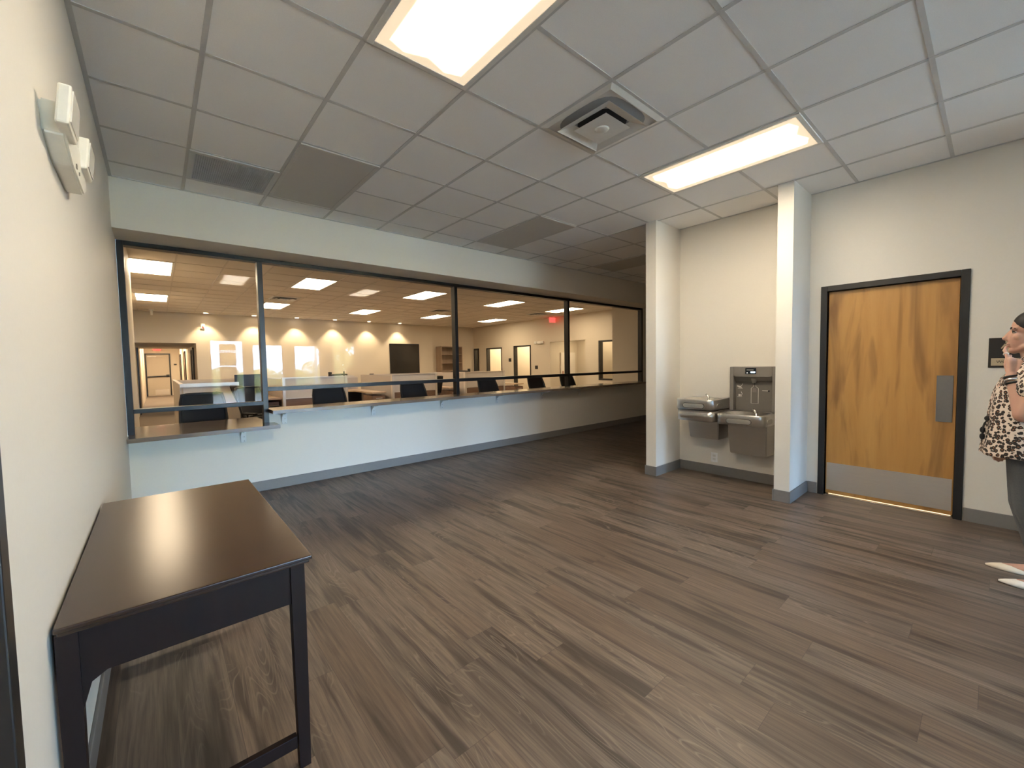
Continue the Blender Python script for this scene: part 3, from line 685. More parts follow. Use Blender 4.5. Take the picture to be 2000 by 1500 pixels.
obj('side_panel', B(.29, .33, 9.21, 13.3, .02, 1.10), PANELW, t); obj('side_cap', B(.28, .34, 9.21, 13.3, 1.10, 1.12), TRIMW, t); obj('back_panel', B(.33, 1.9, 13.25, 13.3, .02, 1.1), PANELG, t)
obj('inner_panel', B(.34, 1.9, 11.0, 11.04, .02, 1.12), PANELG, t)
obj('worktop', B(1.2, 1.93, 9.6, 11.0, .715, .745), DESKW, t); obj('modesty_panel', B(1.25, 1.9, 10.6, 10.63, .03, .714), DARKPLY, t); obj('pedestal', B(1.6, 1.9, 9.7, 10.3, .02, .66), LAMW, t)
# small things on the partitions
def monitor_arm(loc, rz, label):
    t = thing('monitor_mount', label, 'monitor mount', (0, 0, 0), 'empty monitor arms on the cubicles')
    bm = bmesh.new(); cyl(bm, (0, 0, 0), .018, .5, 'z', 10); obj('post', bm, BLACKP, t)
    bm = bmesh.new(); tube(bm, [(-.09, 0, .41), (0, 0, .42), (.24, 0, .41), (.40, 0, .40)], .022, 8); obj('arm', bm, BLACKP, t)
    bm = bmesh.new(); box(bm, .38, .46, -.02, .02, .34, .48); box(bm, .40, .44, -.05, -.02, .36, .46); obj('mounting_plate', bm, BLACKP, t)
    t.location = loc; t.rotation_euler = (0, 0, rz); return t
m0 = monitor_arm((7.18, 10.98, .745), 0, 'black empty monitor arm rising over the right-hand cubicle')
dup(m0, (3.72, 11.1, .745), 'black empty monitor arm showing between the reflected windows', 2.2)
for i, (x, lab) in enumerate(((3.55, 'small dark clip on the partition top beside the monitor arm'), (4.63, 'small dark clip on the partition top left of the dark panel'), (7.35, 'small dark clip on the partition top below the dark panel'))):
    tag(obj('partition_clip', B(x-.05, x+.05, 11.49, 11.56, 1.131, 1.15), BLACKP, loc=(x, 11.52, 1.131)), lab, 'clip')
t = thing('monitor', 'black computer monitor standing behind the first post', 'monitor', (1.45, 10.3, .745))
obj('screen', B(1.22, 1.8, 10.28, 10.31, .86, 1.24, .005), BLACKP, t); bm = bmesh.new(); box(bm, 1.36, 1.56, 10.2, 10.4, .745, .757); box(bm, 1.44, 1.48, 10.31, 10.34, .757, 1.0); obj('stand', bm, BLACKP, t)
t = thing('storage_box', 'pale cardboard box with a hand hole beside the first post', 'box', (1.30, 9.3, 1.0)); t.location = (1.30, 9.75, .745)
bm = bmesh.new(); box(bm, 1.22, 1.52, 9.68, 9.95, .745, 1.0); obj('carton', bm, simple('pale card', (.55, .46, .38), .8), t); bm = bmesh.new(); box(bm, 1.30, 1.37, 9.678, 9.68, .91, .935); obj('hand_hole', bm, BLACKP, t)
t = thing('metal_post', 'grey metal power post with black cap among the cubicles', 'post', (5.35, 11.62, 0)); obj('column', B(5.26, 5.42, 11.57, 11.67, 0, 1.12), simple('grey post paint', (.32, .28, .26), .5), t); obj('cap', B(5.24, 5.44, 11.565, 11.675, 1.12, 1.14), BLACKP, t)
t = thing('metal_post', 'grey metal power post rising among the right-hand cubicles', 'post', (8.96, 11.0, 0)); obj('column', B(8.92, 9.06, 11.0, 11.1, 0, 1.12), simple('grey post paint', (.32, .28, .26), .5), t); obj('cap', B(8.91, 9.07, 10.99, 11.11, 1.12, 1.13), TRIMW, t)

# ------------------------------------------------------------------ console table
t = thing('side_table', 'dark espresso wooden side table standing against the left wall', 'table', (.07, 2.13, 0))
TX0, TX1, TY0, TY1 = -.226, .372, 1.492, 2.772
bm = bmesh.new(); box(bm, TX0, TX1, TY0, TY1, .728, .742, .004, 3); box(bm, TX0+.006, TX1-.008, TY0+.008, TY1-.008, .716, .728, .003)
obj('tabletop', bm, ESP, t)
LX0, LX1, LY0, LY1 = -.226, .350, 1.510, 2.755; lw = .042
for x, y in ((LX0, LY0), (LX1-lw, LY0), (LX0, LY1-lw), (LX1-lw, LY1-lw)):
    bm = bmesh.new(); i = .004
    loft(bm, [[Vector((x+a*lw, y+b*lw, .716)) for a, b in ((0, 0), (1, 0), (1, 1), (0, 1))], [Vector((x+a*lw, y+b*lw, .5)) for a, b in ((0, 0), (1, 0), (1, 1), (0, 1))], [Vector((x+i+a*(lw-2*i), y+i+b*(lw-2*i), 0)) for a, b in ((0, 0), (1, 0), (1, 1), (0, 1))]])
    obj('leg', bm, ESPL, t)
for y in (LY0+.008, LY1-.030): obj('apron', B(LX0+lw, LX1-lw, y, y+.022, .585, .716), ESPL, t)
for x in (LX0+.008, LX1-.030): obj('apron', B(x, x+.022, LY0+lw, LY1-lw, .585, .716), ESPL, t)
for y in (LY0+.01, LY1-.034): obj('stretcher', B(LX0+lw, LX1-lw, y, y+.024, .075, .118, .002), ESPL, t)
bm = bmesh.new(); prism(bm, [(LX0+lw, .585), (LX0+lw, .50), (LX0+lw+.018, .565), (LX0+lw+.05, .585)], LY0+.01, LY0+.03, 'xz'); obj('corner_bracket', bm, ESPL, t)

# ------------------------------------------------------------------ emergency light on the left wall
IV = simple('ivory plastic', (.80, .77, .68), .32)
t = thing('emergency_light', 'ivory twin-head emergency light high on the left wall', 'emergency light', (XL, 2.13, 2.13))
bm = bmesh.new()
prism(bm, [(1.90, 2.21), (1.92, 2.12), (2.06, 2.075), (2.34, 2.065), (2.42, 2.10), (2.42, 2.19), (2.30, 2.215)], XL, XL+.052, 'yz')
bmesh.ops.bevel(bm, geom=bm.edges[:], offset=.006, segments=2, affect='EDGES')
hs = obj('housing', bm, IV, t)
obj('test_button', B(XL+.052, XL+.055, 2.13, 2.145, 2.095, 2.11), simple('grey button', (.2, .18, .15), .5), hs); obj('indicator', B(XL+.052, XL+.055, 2.2, 2.21, 2.095, 2.105), simple('grey button', (.2, .18, .15), .5), hs)
for y0, z0, nm in ((1.84, 2.125, 0), (2.28, 2.15, 1)):
    bm = bmesh.new(); cyl(bm, (XL+.045, y0+.08, z0+.06), .022, .03, 'x', 12); nk = obj('swivel', bm, PLASTD, t)
    bm = bmesh.new(); box(bm, XL+.044, XL+.076, y0, y0+.165, z0, z0+.118, .006, 2)
    for v in bm.verts:                               # face leans down
        v.co.x += (z0+.07-v.co.z)*-.10
    hd = obj('lamp_head', bm, IV, t)
    bm = bmesh.new(); box(bm, XL+.0755, XL+.079, y0+.012, y0+.153, z0+.012, z0+.106, .001)
    for v in bm.verts: v.co.x += (z0+.07-v.co.z)*-.10
    obj('lens', bm, simple('clear plastic lens', (.75, .73, .66), .15), hd)

# ------------------------------------------------------------------ drinking fountains in the niche
def rr(x0, x1, y0, y1, r, n=6, left=True):
    """plan outline: back on +x (wall), front corners at x0 rounded"""
    p = [(x1, y0)]
    for k in range(n+1):
        a = -PI/2 - k*PI/2/n; p.append((x0+r+r*math.cos(a), y0+r+r*math.sin(a)))
    for k in range(n+1):
        a = PI - k*PI/2/n; p.append((x0+r+r*math.cos(a), y1-r+r*math.sin(a)))
    p.append((x1, y1)); return p
def basin(t, x0, y0, y1, zt, body=STEEL):
    xw = 5.05; out = rr(x0, xw, y0, y1, .075); n = len(out)
    inn = rr(x0+.05, xw-.10, y0+.045, y1-.045, .07)
    cxm, cym = (x0+xw)/2-.03, (y0+y1)/2
    # inner loop closed with rounded back: reuse same count, deep bowl
    bowl = [(cxm+(a-cxm)*.72, cym+(b-cym)*.72) for a, b in inn]
    bm = bmesh.new()
    R = []
    for pl, z in ((out, zt-.115), (out, zt-.012), ([(cxm+(a-cxm)*.985 if a < xw-.001 else a, cym+(b-cym)*.985) for a, b in out], zt), (inn, zt-.004), (bowl, zt-.05)):
        R.append([bm.verts.new((a, b, z)) for a, b in pl])
    for A, Bq in zip(R[:3], R[1:4]):
        for i in range(n): bm.faces.new((A[i], A[(i+1) % n], Bq[(i+1) % n], Bq[i]))
    bm.faces.new(R[0][::-1])
    for v in R[4]: bm.verts.remove(v)
    bs = obj('basin', bm, body, t)
    for p in bs.data.polygons: p.use_smooth = abs(p.normal.z) < .9
    bm = bmesh.new(); R = []
    for f, z in ((1.0, zt-.004), (.93, zt-.018), (.80, zt-.045), (.62, zt-.056), (.2, zt-.060)): R.append([bm.verts.new((cxm+(a-cxm)*f, cym+(b-cym)*f, z)) for a, b in inn])
    for A, Bq in zip(R, R[1:]):
        for i in range(n): bm.faces.new((A[i], A[(i+1) % n], Bq[(i+1) % n], Bq[i]))
    bm.faces.new(R[-1]); obj('bowl', bm, STEELB, bs, True)
    # push bars on front and sides
    bm = bmesh.new(); yc = (y0+y1)/2
    def pill(yc, zc, hw, hh, x):
        pts = []
        for k in range(8): a = PI/2+k*PI/7; pts.append((yc-hw+hh*math.cos(a), zc+hh*math.sin(a)))
        for k in range(8): a = -PI/2+k*PI/7; pts.append((yc+hw+hh*math.cos(a), zc+hh*math.sin(a)))
        return pts
    prism(bm, pill(yc, zt-.07, .095, .024, x0), x0-.007, x0, 'yz'); obj('push_bar', bm, STEELB, bs)
    bm = bmesh.new(); prism(bm, pill(yc, zt-.07, .098, .029, x0), x0-.002, x0, 'yz'); obj('push_bar_gap', bm, PLASTD, bs)
    bm = bmesh.new(); prism(bm, [(x0+.16+u-yc, v) for u, v in pill(yc, zt-.07, .05, .024, x0)], y0-.006, y0, 'xz'); obj('push_bar', bm, STEELD, bs)
    # bubbler
    bx, by = x0+.20, y0+.14
    bm = bmesh.new(); cyl(bm, (bx, by, zt-.05), .017, .028, 'z', 14); tube(bm, [(bx, by, zt-.03), (bx, by, zt+.01), (bx+.004, by+.012, zt+.03), (bx+.012, by+.034, zt+.048)], [.012, .011, .014, .010], 10)
    obj('bubbler', bm, CHROME, bs, True)
    bm = bmesh.new(); cyl(bm, (cxm, cym, zt-.059), .03, .003); obj('drain', bm, PLASTD, bs)
    return bs
def apron_body(t, name, x0, y0, y1, z0, z1, mat, r=.06, bow=.0):
    bm = bmesh.new(); prism(bm, rr(x0, 5.05, y0, y1, r), z0, z1, 'xy'); o = obj(name, bm, mat, t)
    for p in o.data.polygons: p.use_smooth = abs(p.normal.z) < .5 and len(p.vertices) == 4
    return o
def skirt(t, y0, y1, z0, z1, xt, xb, mat):
    bm = bmesh.new(); i = .035
    v = [(xt, y0+.02, z1), (xt, y1-.02, z1), (5.05, y1-.005, z1), (5.05, y0+.005, z1)], [(xb, y0+i, z0), (xb, y1-i, z0), (5.05, y1-i+.01, z0), (5.05, y0+i-.01, z0)]
    loft(bm, [[Vector(q) for q in v[1]], [Vector(q) for q in v[0]]])
    bmesh.ops.bevel(bm, geom=bm.edges[:], offset=.008, segments=2, affect='EDGES'); return obj('skirt', bm, mat, t)
th = thing('drinking_fountain', 'higher stainless drinking fountain at the left of the wall niche', 'drinking fountain', (5.05, 2.18, .45))
hb = basin(th, 4.585, 1.985, 2.43, .935)
apron_body(th, 'lower_apron', 4.60, 1.99, 2.425, .69, .812, STEEL, .07)
apron_body(th, 'shadow_gap', 4.63, 2.0, 2.415, .812, .82, BLACKP, .06)
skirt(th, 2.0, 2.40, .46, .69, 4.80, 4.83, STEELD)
tl = thing('bottle_filler_fountain', 'lower stainless fountain with a tall bottle-filling panel at the right of the wall niche', 'drinking fountain', (5.05, 1.72, .33))
lb = basin(tl, 4.585, 1.49, 1.965, .80)
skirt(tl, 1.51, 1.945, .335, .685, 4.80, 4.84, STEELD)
# filling panel above the lower basin: y 1.50..1.965, z .80..1.30
bm = bmesh.new()
xb, xf = 5.05, 4.955
box(bm, xf, xb, 1.495, 1.535, .80, 1.295, .006); box(bm, xf, xb, 1.925, 1.965, .80, 1.295, .006); box(bm, xf, xb, 1.535, 1.925, 1.19, 1.295, .006)
pn = obj('filler_panel', bm, PLASTG, tl)
bm = bmesh.new(); box(bm, 5.022, xb, 1.535, 1.925, .80, 1.19)
prism(bm, [(4.958, 1.19), (5.022, 1.19), (5.022, 1.125), (5.0, 1.14)], 1.535, 1.925, 'xz')
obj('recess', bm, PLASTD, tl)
bm = bmesh.new(); prism(bm, [(1.545, 1.185), (1.915, 1.185), (1.90, 1.195), (1.56, 1.195)], xf-.002, xf, 'yz'); obj('lip', bm, PLASTG, tl)
sc = obj('display', B(xf-.006, xf, 1.69, 1.80, 1.215, 1.28, .003), simple('black display glass', (.006, .012, .02), .15), tl)
obj('display_bar', B(xf-.008, xf-.006, 1.698, 1.744, 1.228, 1.242), emit('display blue-white', (.65, .82, 1), 1.3), sc)
obj('display_dot', B(xf-.008, xf-.006, 1.775, 1.782, 1.224, 1.231), emit('display white', (1, 1, 1), 1), sc)
obj('display_script', B(xf-.0075, xf-.006, 1.715, 1.785, 1.256, 1.263), WHITEINK, sc)
bm = bmesh.new(); tube(bm, [(5.0, 1.725, 1.165), (5.0, 1.725, 1.14), (5.0, 1.725, 1.11)], [.03, .026, .014], 14); obj('spout', bm, PLASTG, tl, True)
bm = bmesh.new(); box(bm, 5.016, 5.022, 1.703, 1.747, 1.01, 1.055, .003); cyl(bm, (5.012, 1.725, 1.032), .008, .006, 'x', 12); obj('sensor', bm, PLASTG, tl)
bm = bmesh.new(); cyl(bm, (5.0135, 1.725, 1.032), .006, .003, 'x', 12); cyl(bm, (5.014, 1.725, 1.105), .007, .009, 'x', 12); obj('sensor_eye', bm, BLACKP, tl)
bo = [(-.012, .105), (-.012, .088), (-.036, .070), (-.036, -.098), (.036, -.098), (.036, .070), (.012, .088), (.012, .105)]
bm = bmesh.new(); tube(bm, [(5.021, 1.725-u, .985+v) for u, v in bo], .0032, 6); obj('bottle_outline', bm, WHITEINK, tl)
bm = bmesh.new()
for (u, v, w, h) in ((1.875, 1.05, .05, .004), (1.88, .955, .05, .004)): box(bm, 5.0195, 5.022, u-w/2, u+w/2, v-h/2, v+h/2)
prism(bm, [(1.855, 1.056), (1.872, 1.075), (1.905, 1.082), (1.912, 1.074), (1.885, 1.058)], 5.0195, 5.022, 'yz'); tube(bm, [(5.021, 1.868, 1.075), (5.021, 1.852, 1.09), (5.021, 1.85, 1.105)], .003, 6)
prism(bm, [(1.87, .962), (1.87, .985), (1.893, .985), (1.893, .962)], 5.0195, 5.022, 'yz'); tube(bm, [(5.021, 1.862, .965), (5.021, 1.855, .99), (5.021, 1.866, 1.012)], .003, 6)
box(bm, 5.0195, 5.022, 1.59, 1.65, 1.026, 1.034)
obj('pictograms', bm, WHITEINK, tl)
bm = bmesh.new(); cyl(bm, (5.018, 1.585, 1.028), .009, .004, 'x', 12); obj('indicator', bm, BLACKP, tl)
t = thing('wall_outlet', 'white outlet cover low on the niche wall under the fountains', 'outlet', (5.05, 2.17, .2)); pl = obj('cover_plate', B(5.044, 5.05, 2.131, 2.209, .148, .262, .002), simple('bright white plastic', (.9, .9, .9), .35), t)
bm = bmesh.new()
for z in (.185, .225): box(bm, 5.0425, 5.044, 2.153, 2.187, z-.014, z+.014, .001)
obj('socket', bm, WHITEM, pl)
# restroom sign on the right wall
t = thing('restroom_sign', 'black restroom sign with a tan woman figure on the right wall beside the door', 'sign', (XR, -.065, 1.4))
obj('backing', B(XR-.008, XR, -.165, .035, 1.278, 1.512, .002), SIGNB, t)
pl = obj('name_plate', B(XR-.011, XR-.008, -.152, .020, 1.293, 1.352), TAN, t)
vtext('lettering', 'WOMEN', .03, .0008, SIGNB, pl, (XR-.0118, -.066, 1.322), (PI/2, 0, -PI/2))
bm = bmesh.new(); yc = -.060; cyl(bm, (XR-.011, yc, 1.478), .0105, .003, 'x', 18)
prism(bm, [(yc-.014, 1.464), (yc-.032, 1.43), (yc-.026, 1.425), (yc-.014, 1.443), (yc-.026, 1.405), (yc-.012, 1.405), (yc-.012, 1.372), (yc+.012, 1.372), (yc+.012, 1.405), (yc+.026, 1.405), (yc+.014, 1.443), (yc+.026, 1.425), (yc+.032, 1.43), (yc+.014, 1.464)], XR-.011, XR-.008, 'yz')
obj('figure', bm, TAN, t)
# crumbs of paper on the floor
for x, y, lab in ((2.44, -.42, 'tiny white scrap of paper on the floor at lower right'), ):
    bm = bmesh.new(); box(bm, x-.006, x+.006, y-.004, y+.004, 0, .002); tag(obj('paper_scrap', bm, PAPER, loc=(x, y, 0)), lab, 'litter')

# ------------------------------------------------------------------ person at the right edge, in profile, facing the service window
def capsule(bm, a, b, ra, rb, n=14, sq=1.0, up=None):
    """tapered limb with rounded ends; sq squashes the second radius"""
    a, b = Vector(a), Vector(b); d = (b-a); L = d.length; d = d.normalized()
    u = (Vector(up) if up else d.orthogonal()); u = (u-d*u.dot(d)).normalized(); w = d.cross(u); rings = []
    for k in range(5):
        t = PI/2*(1-k/4.); rings.append(ring_pts(a-d*ra*math.sin(t)*.999, n, u, w, max(ra*math.cos(t), .0004), max(ra*math.cos(t)*sq, .0004)))
    for k in range(1, 5):
        f = k/4.; rings.append(ring_pts(a+d*L*f, n, u, w, ra+(rb-ra)*f, (ra+(rb-ra)*f)*sq)) if k < 4 else None
    for k in range(5):
        t = PI/2*k/4.; rings.append(ring_pts(b+d*rb*math.sin(t)*.999, n, u, w, max(rb*math.cos(t), .0004), max(rb*math.cos(t)*sq, .0004)))
    loft(bm, rings)
def ell(bm, c, rx, ry, rz, rot=None):
    m = Matrix.Translation(Vector(c)) @ (rot.to_4x4() if rot else Matrix()) @ Matrix.Diagonal((rx, ry, rz, 1))
    bmesh.ops.create_uvsphere(bm, u_segments=24, v_segments=16, radius=1, matrix=m)
def fused(name, bm, mat, parent, vox, smooth=4, fac=.5):
    """fuses overlapping closed shapes into one continuous smooth skin"""
    bmesh.ops.recalc_face_normals(bm, faces=bm.faces)
    me = bpy.data.meshes.new(name); bm.to_mesh(me); bm.free()
    o = bpy.data.objects.new(name, me); C.objects.link(o)
    r = o.modifiers.new('r', 'REMESH'); r.mode = 'VOXEL'; r.voxel_size = vox
    s = o.modifiers.new('s', 'SMOOTH'); s.iterations = smooth; s.factor = fac
    m2 = bpy.data.meshes.new_from_object(o.evaluated_get(bpy.context.evaluated_depsgraph_get()))
    o.modifiers.clear(); o.data = m2; bpy.data.meshes.remove(me); m2.name = name
    m2.materials.clear(); m2.materials.append(mat)
    for p in m2.polygons: p.use_smooth = True
    if parent:
        off = wloc(parent)
        for v in m2.vertices: v.co -= off
        o.parent = parent
    return o
def skin_mat():
    m, t, p = newmat('skin'); x, y, z, o = xyz(t)
    c = mixc(t, noise(t, o, 30, 3), (.50, .285, .21), (.56, .335, .255)); t.links.new(c, p.inputs['Base Color'])
    p.inputs['Roughness'].default_value = .48; p.inputs['Subsurface Weight'].default_value = .12; p.inputs['Subsurface Radius'].default_value = (.01, .004, .002)
    return m
def leopard():
    m, t, p = newmat('leopard print'); x, y, z, o = xyz(t)
    wob = noise(t, o, 40, 2); v = N(t, 'ShaderNodeTexVoronoi', feature='F1'); v.inputs['Scale'].default_value = 50; v.inputs['Randomness'].default_value = .7
    ad = N(t, 'ShaderNodeVectorMath', operation='ADD'); sc = N(t, 'ShaderNodeVectorMath', operation='SCALE'); nz = N(t, 'ShaderNodeTexNoise'); nz.inputs['Scale'].default_value = 70; t.links.new(o, nz.inputs['Vector'])
    t.links.new(nz.outputs['Color'], sc.inputs[0]); sc.inputs['Scale'].default_value = .012; t.links.new(o, ad.inputs[0]); t.links.new(sc.outputs[0], ad.inputs[1]); t.links.new(ad.outputs[0], v.inputs['Vector'])
    d = v.outputs['Distance']
    col = ramp(t, d, [(0, (.28, .13, .06)), (.20, (.20, .09, .045)), (.24, (.015, .011, .010)), (.50, (.015, .011, .010)), (.55, (.68, .58, .50)), (1, (.72, .64, .56))])
    t.links.new(col, p.inputs['Base Color']); p.inputs['Roughness'].default_value = .75; return m
SKIN = skin_mat(); LEO = leopard(); HAIR = simple('black hair', (.007, .006, .006), .62, var=.5, scale=120)
DENIM = simple('grey washed denim', (.115, .125, .135), .85, var=.25, scale=150, bmp=.3)
SHOE = simple('ivory leather flat', (.72, .66, .54), .4); SHOEW = simple('daylit white leather flat', (.78, .78, .76), .4)  # one pair; cool daylight on the near shoe put into its colour
px, py = 3.955, -.145
per = thing('person', 'person in leopard print blouse and grey jeans at right edge, hand raised to mouth', 'person', (px, py, 0))
def Q(x, y, z): return Vector((px+x, py+y, z))       # local: +y the way the person faces, -x the side seen from the camera
bm = bmesh.new()
# pelvis, trunk, neck
ell(bm, Q(0, -.02, .86), .175, .135, .15); ell(bm, Q(0, .0, 1.02), .155, .125, .16); ell(bm, Q(0, -.005, 1.18), .165, .115, .16); ell(bm, Q(-.075, .075, 1.165), .07, .06, .07); ell(bm, Q(.075, .075, 1.165), .07, .06, .07)
capsule(bm, Q(-.13, -.03, 1.29), Q(.13, -.03, 1.29), .065, .065); capsule(bm, Q(0, -.03, 1.26), Q(0, .0, 1.42), .062, .052)
# legs
for s, fy in ((-1, .0), (1, .055)):
    capsule(bm, Q(s*.09, -.01, .82), Q(s*.10, -.015+fy*.3, .46), .092, .058); capsule(bm, Q(s*.10, -.015+fy*.3, .46), Q(s*.115, -.115+fy, .10), .056, .036); ell(bm, Q(s*.107, -.084+fy*.6, .33), .052, .050, .12)
    capsule(bm, Q(s*.117, -.13+fy, .045), Q(s*.12, .02+fy, .022), .034, .020, 12, .8)
# head
hc = Q(0, .008, 1.50)
ell(bm, hc+Vector((0, -.015, .045)), .074, .093, .088); ell(bm, hc+Vector((0, .03, -.03)), .058, .060, .078); ell(bm, hc+Vector((0, .062, -.095)), .026, .024, .022)
capsule(bm, hc+Vector((-.045, .02, -.075)), hc+Vector((0, .06, -.092)), .022, .020, 10); capsule(bm, hc+Vector((.045, .02, -.075)), hc+Vector((0, .06, -.092)), .022, .020, 10)
capsule(bm, hc+Vector((0, .075, .022)), hc+Vector((0, .100, -.022)), .0095, .0125, 10); ell(bm, hc+Vector((0, .087, -.031)), .0165, .013, .009)
capsule(bm, hc+Vector((-.042, .064, .034)), hc+Vector((.042, .064, .034)), .0125, .0125, 10)
ell(bm, hc+Vector((-.036, .048, -.017)), .026, .024, .024); ell(bm, hc+Vector((.036, .048, -.017)), .026, .024, .024)
ell(bm, hc+Vector((0, .085, -.056)), .022, .011, .006); ell(bm, hc+Vector((0, .083, -.069)), .019, .011, .007)
for s in (-1, 1): ell(bm, hc+Vector((s*.076, -.012, .004)), .008, .02, .032)
# seen arm: upper arm down, forearm folded up to the mouth
sh, el, wr = Q(-.185, -.04, 1.285), Q(-.215, .030, 1.035), Q(-.145, .078, 1.255)
capsule(bm, sh, el, .052, .044); capsule(bm, el, wr, .043, .026)
pk = Q(-.105, .078, 1.335)                        # knuckles
capsule(bm, wr, pk, .026, .030, 12, .62, (0, .3, 1)); capsule(bm, wr+Vector((.01, -.02, .01)), pk+Vector((.012, -.022, -.006)), .022, .024, 12, .7)
def finger(pts, r): 
    for i in range(len(pts)-1): capsule(bm, pts[i], pts[i+1], r*(1-.08*i), r*(1-.08*(i+1)), 10)
finger([pk+Vector((-.004, .014, .0)), Q(-.085, .100, 1.375), Q(-.058, .108, 1.405), Q(-.028, .102, 1.425)], .0098)      # index to the lips
finger([pk+Vector((.0, -.006, .004)), Q(-.07, .088, 1.365), Q(-.045, .098, 1.352), Q(-.052, .078, 1.338)], .0098)
finger([pk+Vector((.004, -.022, .0)), Q(-.072, .067, 1.352), Q(-.05, .077, 1.335), Q(-.058, .061, 1.322)], .0094)
finger([pk+Vector((.004, -.036, -.008)), Q(-.078, .047, 1.335), Q(-.058, .055, 1.320), Q(-.066, .043, 1.308)], .0084)
finger([wr+Vector((.02, .014, .02)), Q(-.108, .101, 1.315), Q(-.082, .101, 1.345), Q(-.064, .085, 1.372)], .0108)      # thumb under the chin
# far arm hanging, hand in front of the thigh
sh2, el2, wr2 = Q(.19, -.045, 1.285), Q(.225, -.02, 1.03), Q(.19, .085, .84)
capsule(bm, sh2, el2, .052, .044); capsule(bm, el2, wr2, .042, .026)
pk2 = Q(.175, .112, .765); capsule(bm, wr2, pk2, .026, .031, 12, .55, (0, 1, .3))
for i, (dy, ln) in enumerate(((.022, .062), (.007, .07), (-.008, .064), (-.022, .05))):
    a = pk2+Vector((0, dy, -.004)); finger([a, a+Vector((-.004, .004, -ln*.5)), a+Vector((-.014, .0, -ln*.8)), a+Vector((-.024, -.006, -ln))], .0092)
finger([wr2+Vector((-.012, .014, -.02)), Q(.16, .135, .79), Q(.148, .138, .755)], .0105)
body = fused('body', bm, SKIN, per, .0042, 3)
# eyes, brows, hair
for s in (-1, 1):
    bm = bmesh.new(); ell(bm, hc+Vector((s*.032, .0605, .011)), .0115, .011, .008); ey = obj('eye', bm, simple('eye white', (.55, .5, .46), .2), per, True)
    bm = bmesh.new(); ell(bm, hc+Vector((s*.0335, .0705, .011)), .0048, .0025, .005); obj('iris', bm, BLACKP, ey, True)
    bm = bmesh.new(); tube(bm, [hc+Vector((s*.014, .0785, .034)), hc+Vector((s*.034, .0775, .040)), hc+Vector((s*.056, .062, .034))], [.003, .0045, .0025], 8); obj('eyebrow', bm, HAIR, per, True)
    bm = bmesh.new(); tube(bm, [hc+Vector((s*.02, .0715, .017)), hc+Vector((s*.034, .0725, .0205)), hc+Vector((s*.050, .062, .013))], [.0018, .0026, .0018], 6); obj('eyelid', bm, HAIR, per, True)
bm = bmesh.new(); tube(bm, [hc+Vector((-.021, .080, -.0625)), hc+Vector((0, .089, -.0615)), hc+Vector((.021, .080, -.0625))], [.002, .003, .002], 8); obj('mouth', bm, simple('lip line', (.22, .07, .06), .5), per, True)
bm = bmesh.new(); ell(bm, hc+Vector((0, -.022, .056)), .081, .096, .090); ell(bm, hc+Vector((0, -.07, .02)), .07, .055, .085)
for v in [v for v in bm.verts if (v.co.y-hc.y) > .03+.9*(v.co.z-hc.z-.085)+.06 and v.co.z < hc.z+.14]:
    v.co = hc+(v.co-hc)*.86
hr = fused('hair', bm, HAIR, per, .006, 2)
# blouse: flared, short sleeves
bm = bmesh.new()
prof = [(1.365, .085, .06, -.015), (1.335, .15, .075, -.02), (1.29, .20, .095, -.02), (1.24, .205, .118, .0), (1.17, .20, .134, .012), (1.08, .195, .145, .012), (.97, .205, .158, .010), (.86, .225, .175, .008), (.77, .24, .190, .004)]
loft(bm, [[p + Vector((0, 0, 0)) for p in ring_pts(Q(0, yo, z), 40, Vector((1, 0, 0)), Vector((0, 1, 0)), rx, ry, 2.3)] for z, rx, ry, yo in prof])
capsule(bm, sh+Vector((.03, 0, .0)), sh+(el-sh)*.42, .072, .074); capsule(bm, sh2+Vector((-.03, 0, .0)), sh2+(el2-sh2)*.42, .072, .074)
for v in bm.verts:
    if v.co.z < 1.1: v.co.z += .010*math.sin(7*math.atan2(v.co.y-py, v.co.x-px))*max(0, (1.1-v.co.z)/.33)*.5; v.co.y += .006*math.sin(9*math.atan2(v.co.y-py, v.co.x-px))
bl = fused('blouse', bm, LEO, per, .007, 2)
bm = bmesh.new(); ty = py+.165
for dx, dz in ((-.02, 0), (-.06, -.035)):
    tube(bm, [(px-.05, ty-.005, .985), (px-.06+dx*.5, ty+.012, .955), (px-.06+dx, ty+.018, .93+dz)], .004, 6); ell(bm, (px-.06+dx, ty+.018, .915+dz), .012, .012, .02)
ell(bm, (px-.05, ty, .985), .016, .014, .016)
obj('tassel_tie', bm, BLACKFAB, bl, True)
# jeans
bm = bmesh.new(); ell(bm, Q(0, -.02, .865), .185, .148, .125)
for s, fy in ((-1, .0), (1, .055)):
    capsule(bm, Q(s*.09, -.01, .82), Q(s*.10, -.015+fy*.3, .46), .102, .067); capsule(bm, Q(s*.10, -.015+fy*.3, .46), Q(s*.115, -.112+fy, .155), .066, .046); ell(bm, Q(s*.107, -.082+fy*.6, .33), .058, .058, .13)
fused('jeans', bm, DENIM, per, .006, 2)
# pointed flats
def flat(s, fy, mat):
    x, y = s*.12, fy-.082; bm = bmesh.new(); rings = []
    for f, w, h, lift in ((-.085, .022, .040, .0), (-.07, .030, .050, .0), (-.03, .033, .040, .0), (.02, .037, .030, .0), (.07, .042, .036, .0), (.11, .036, .034, .0), (.15, .020, .022, .0), (.178, .004, .008, .002)):
        c = Q(x, y+f, lift); pts = []
        for k in range(14):
            a = PI*k/13; pts.append(c+Vector((w*math.cos(a), 0, .004+h*max(0., math.sin(a))**.8)))
        for k in range(1, 5): pts.append(c+Vector((-w+2*w*k/5, 0, 0)))
        rings.append(pts)
    loft(bm, rings); return obj('shoe', bm, mat, per, True)
flat(-1, .0, SHOEW); flat(1, .055, SHOE)
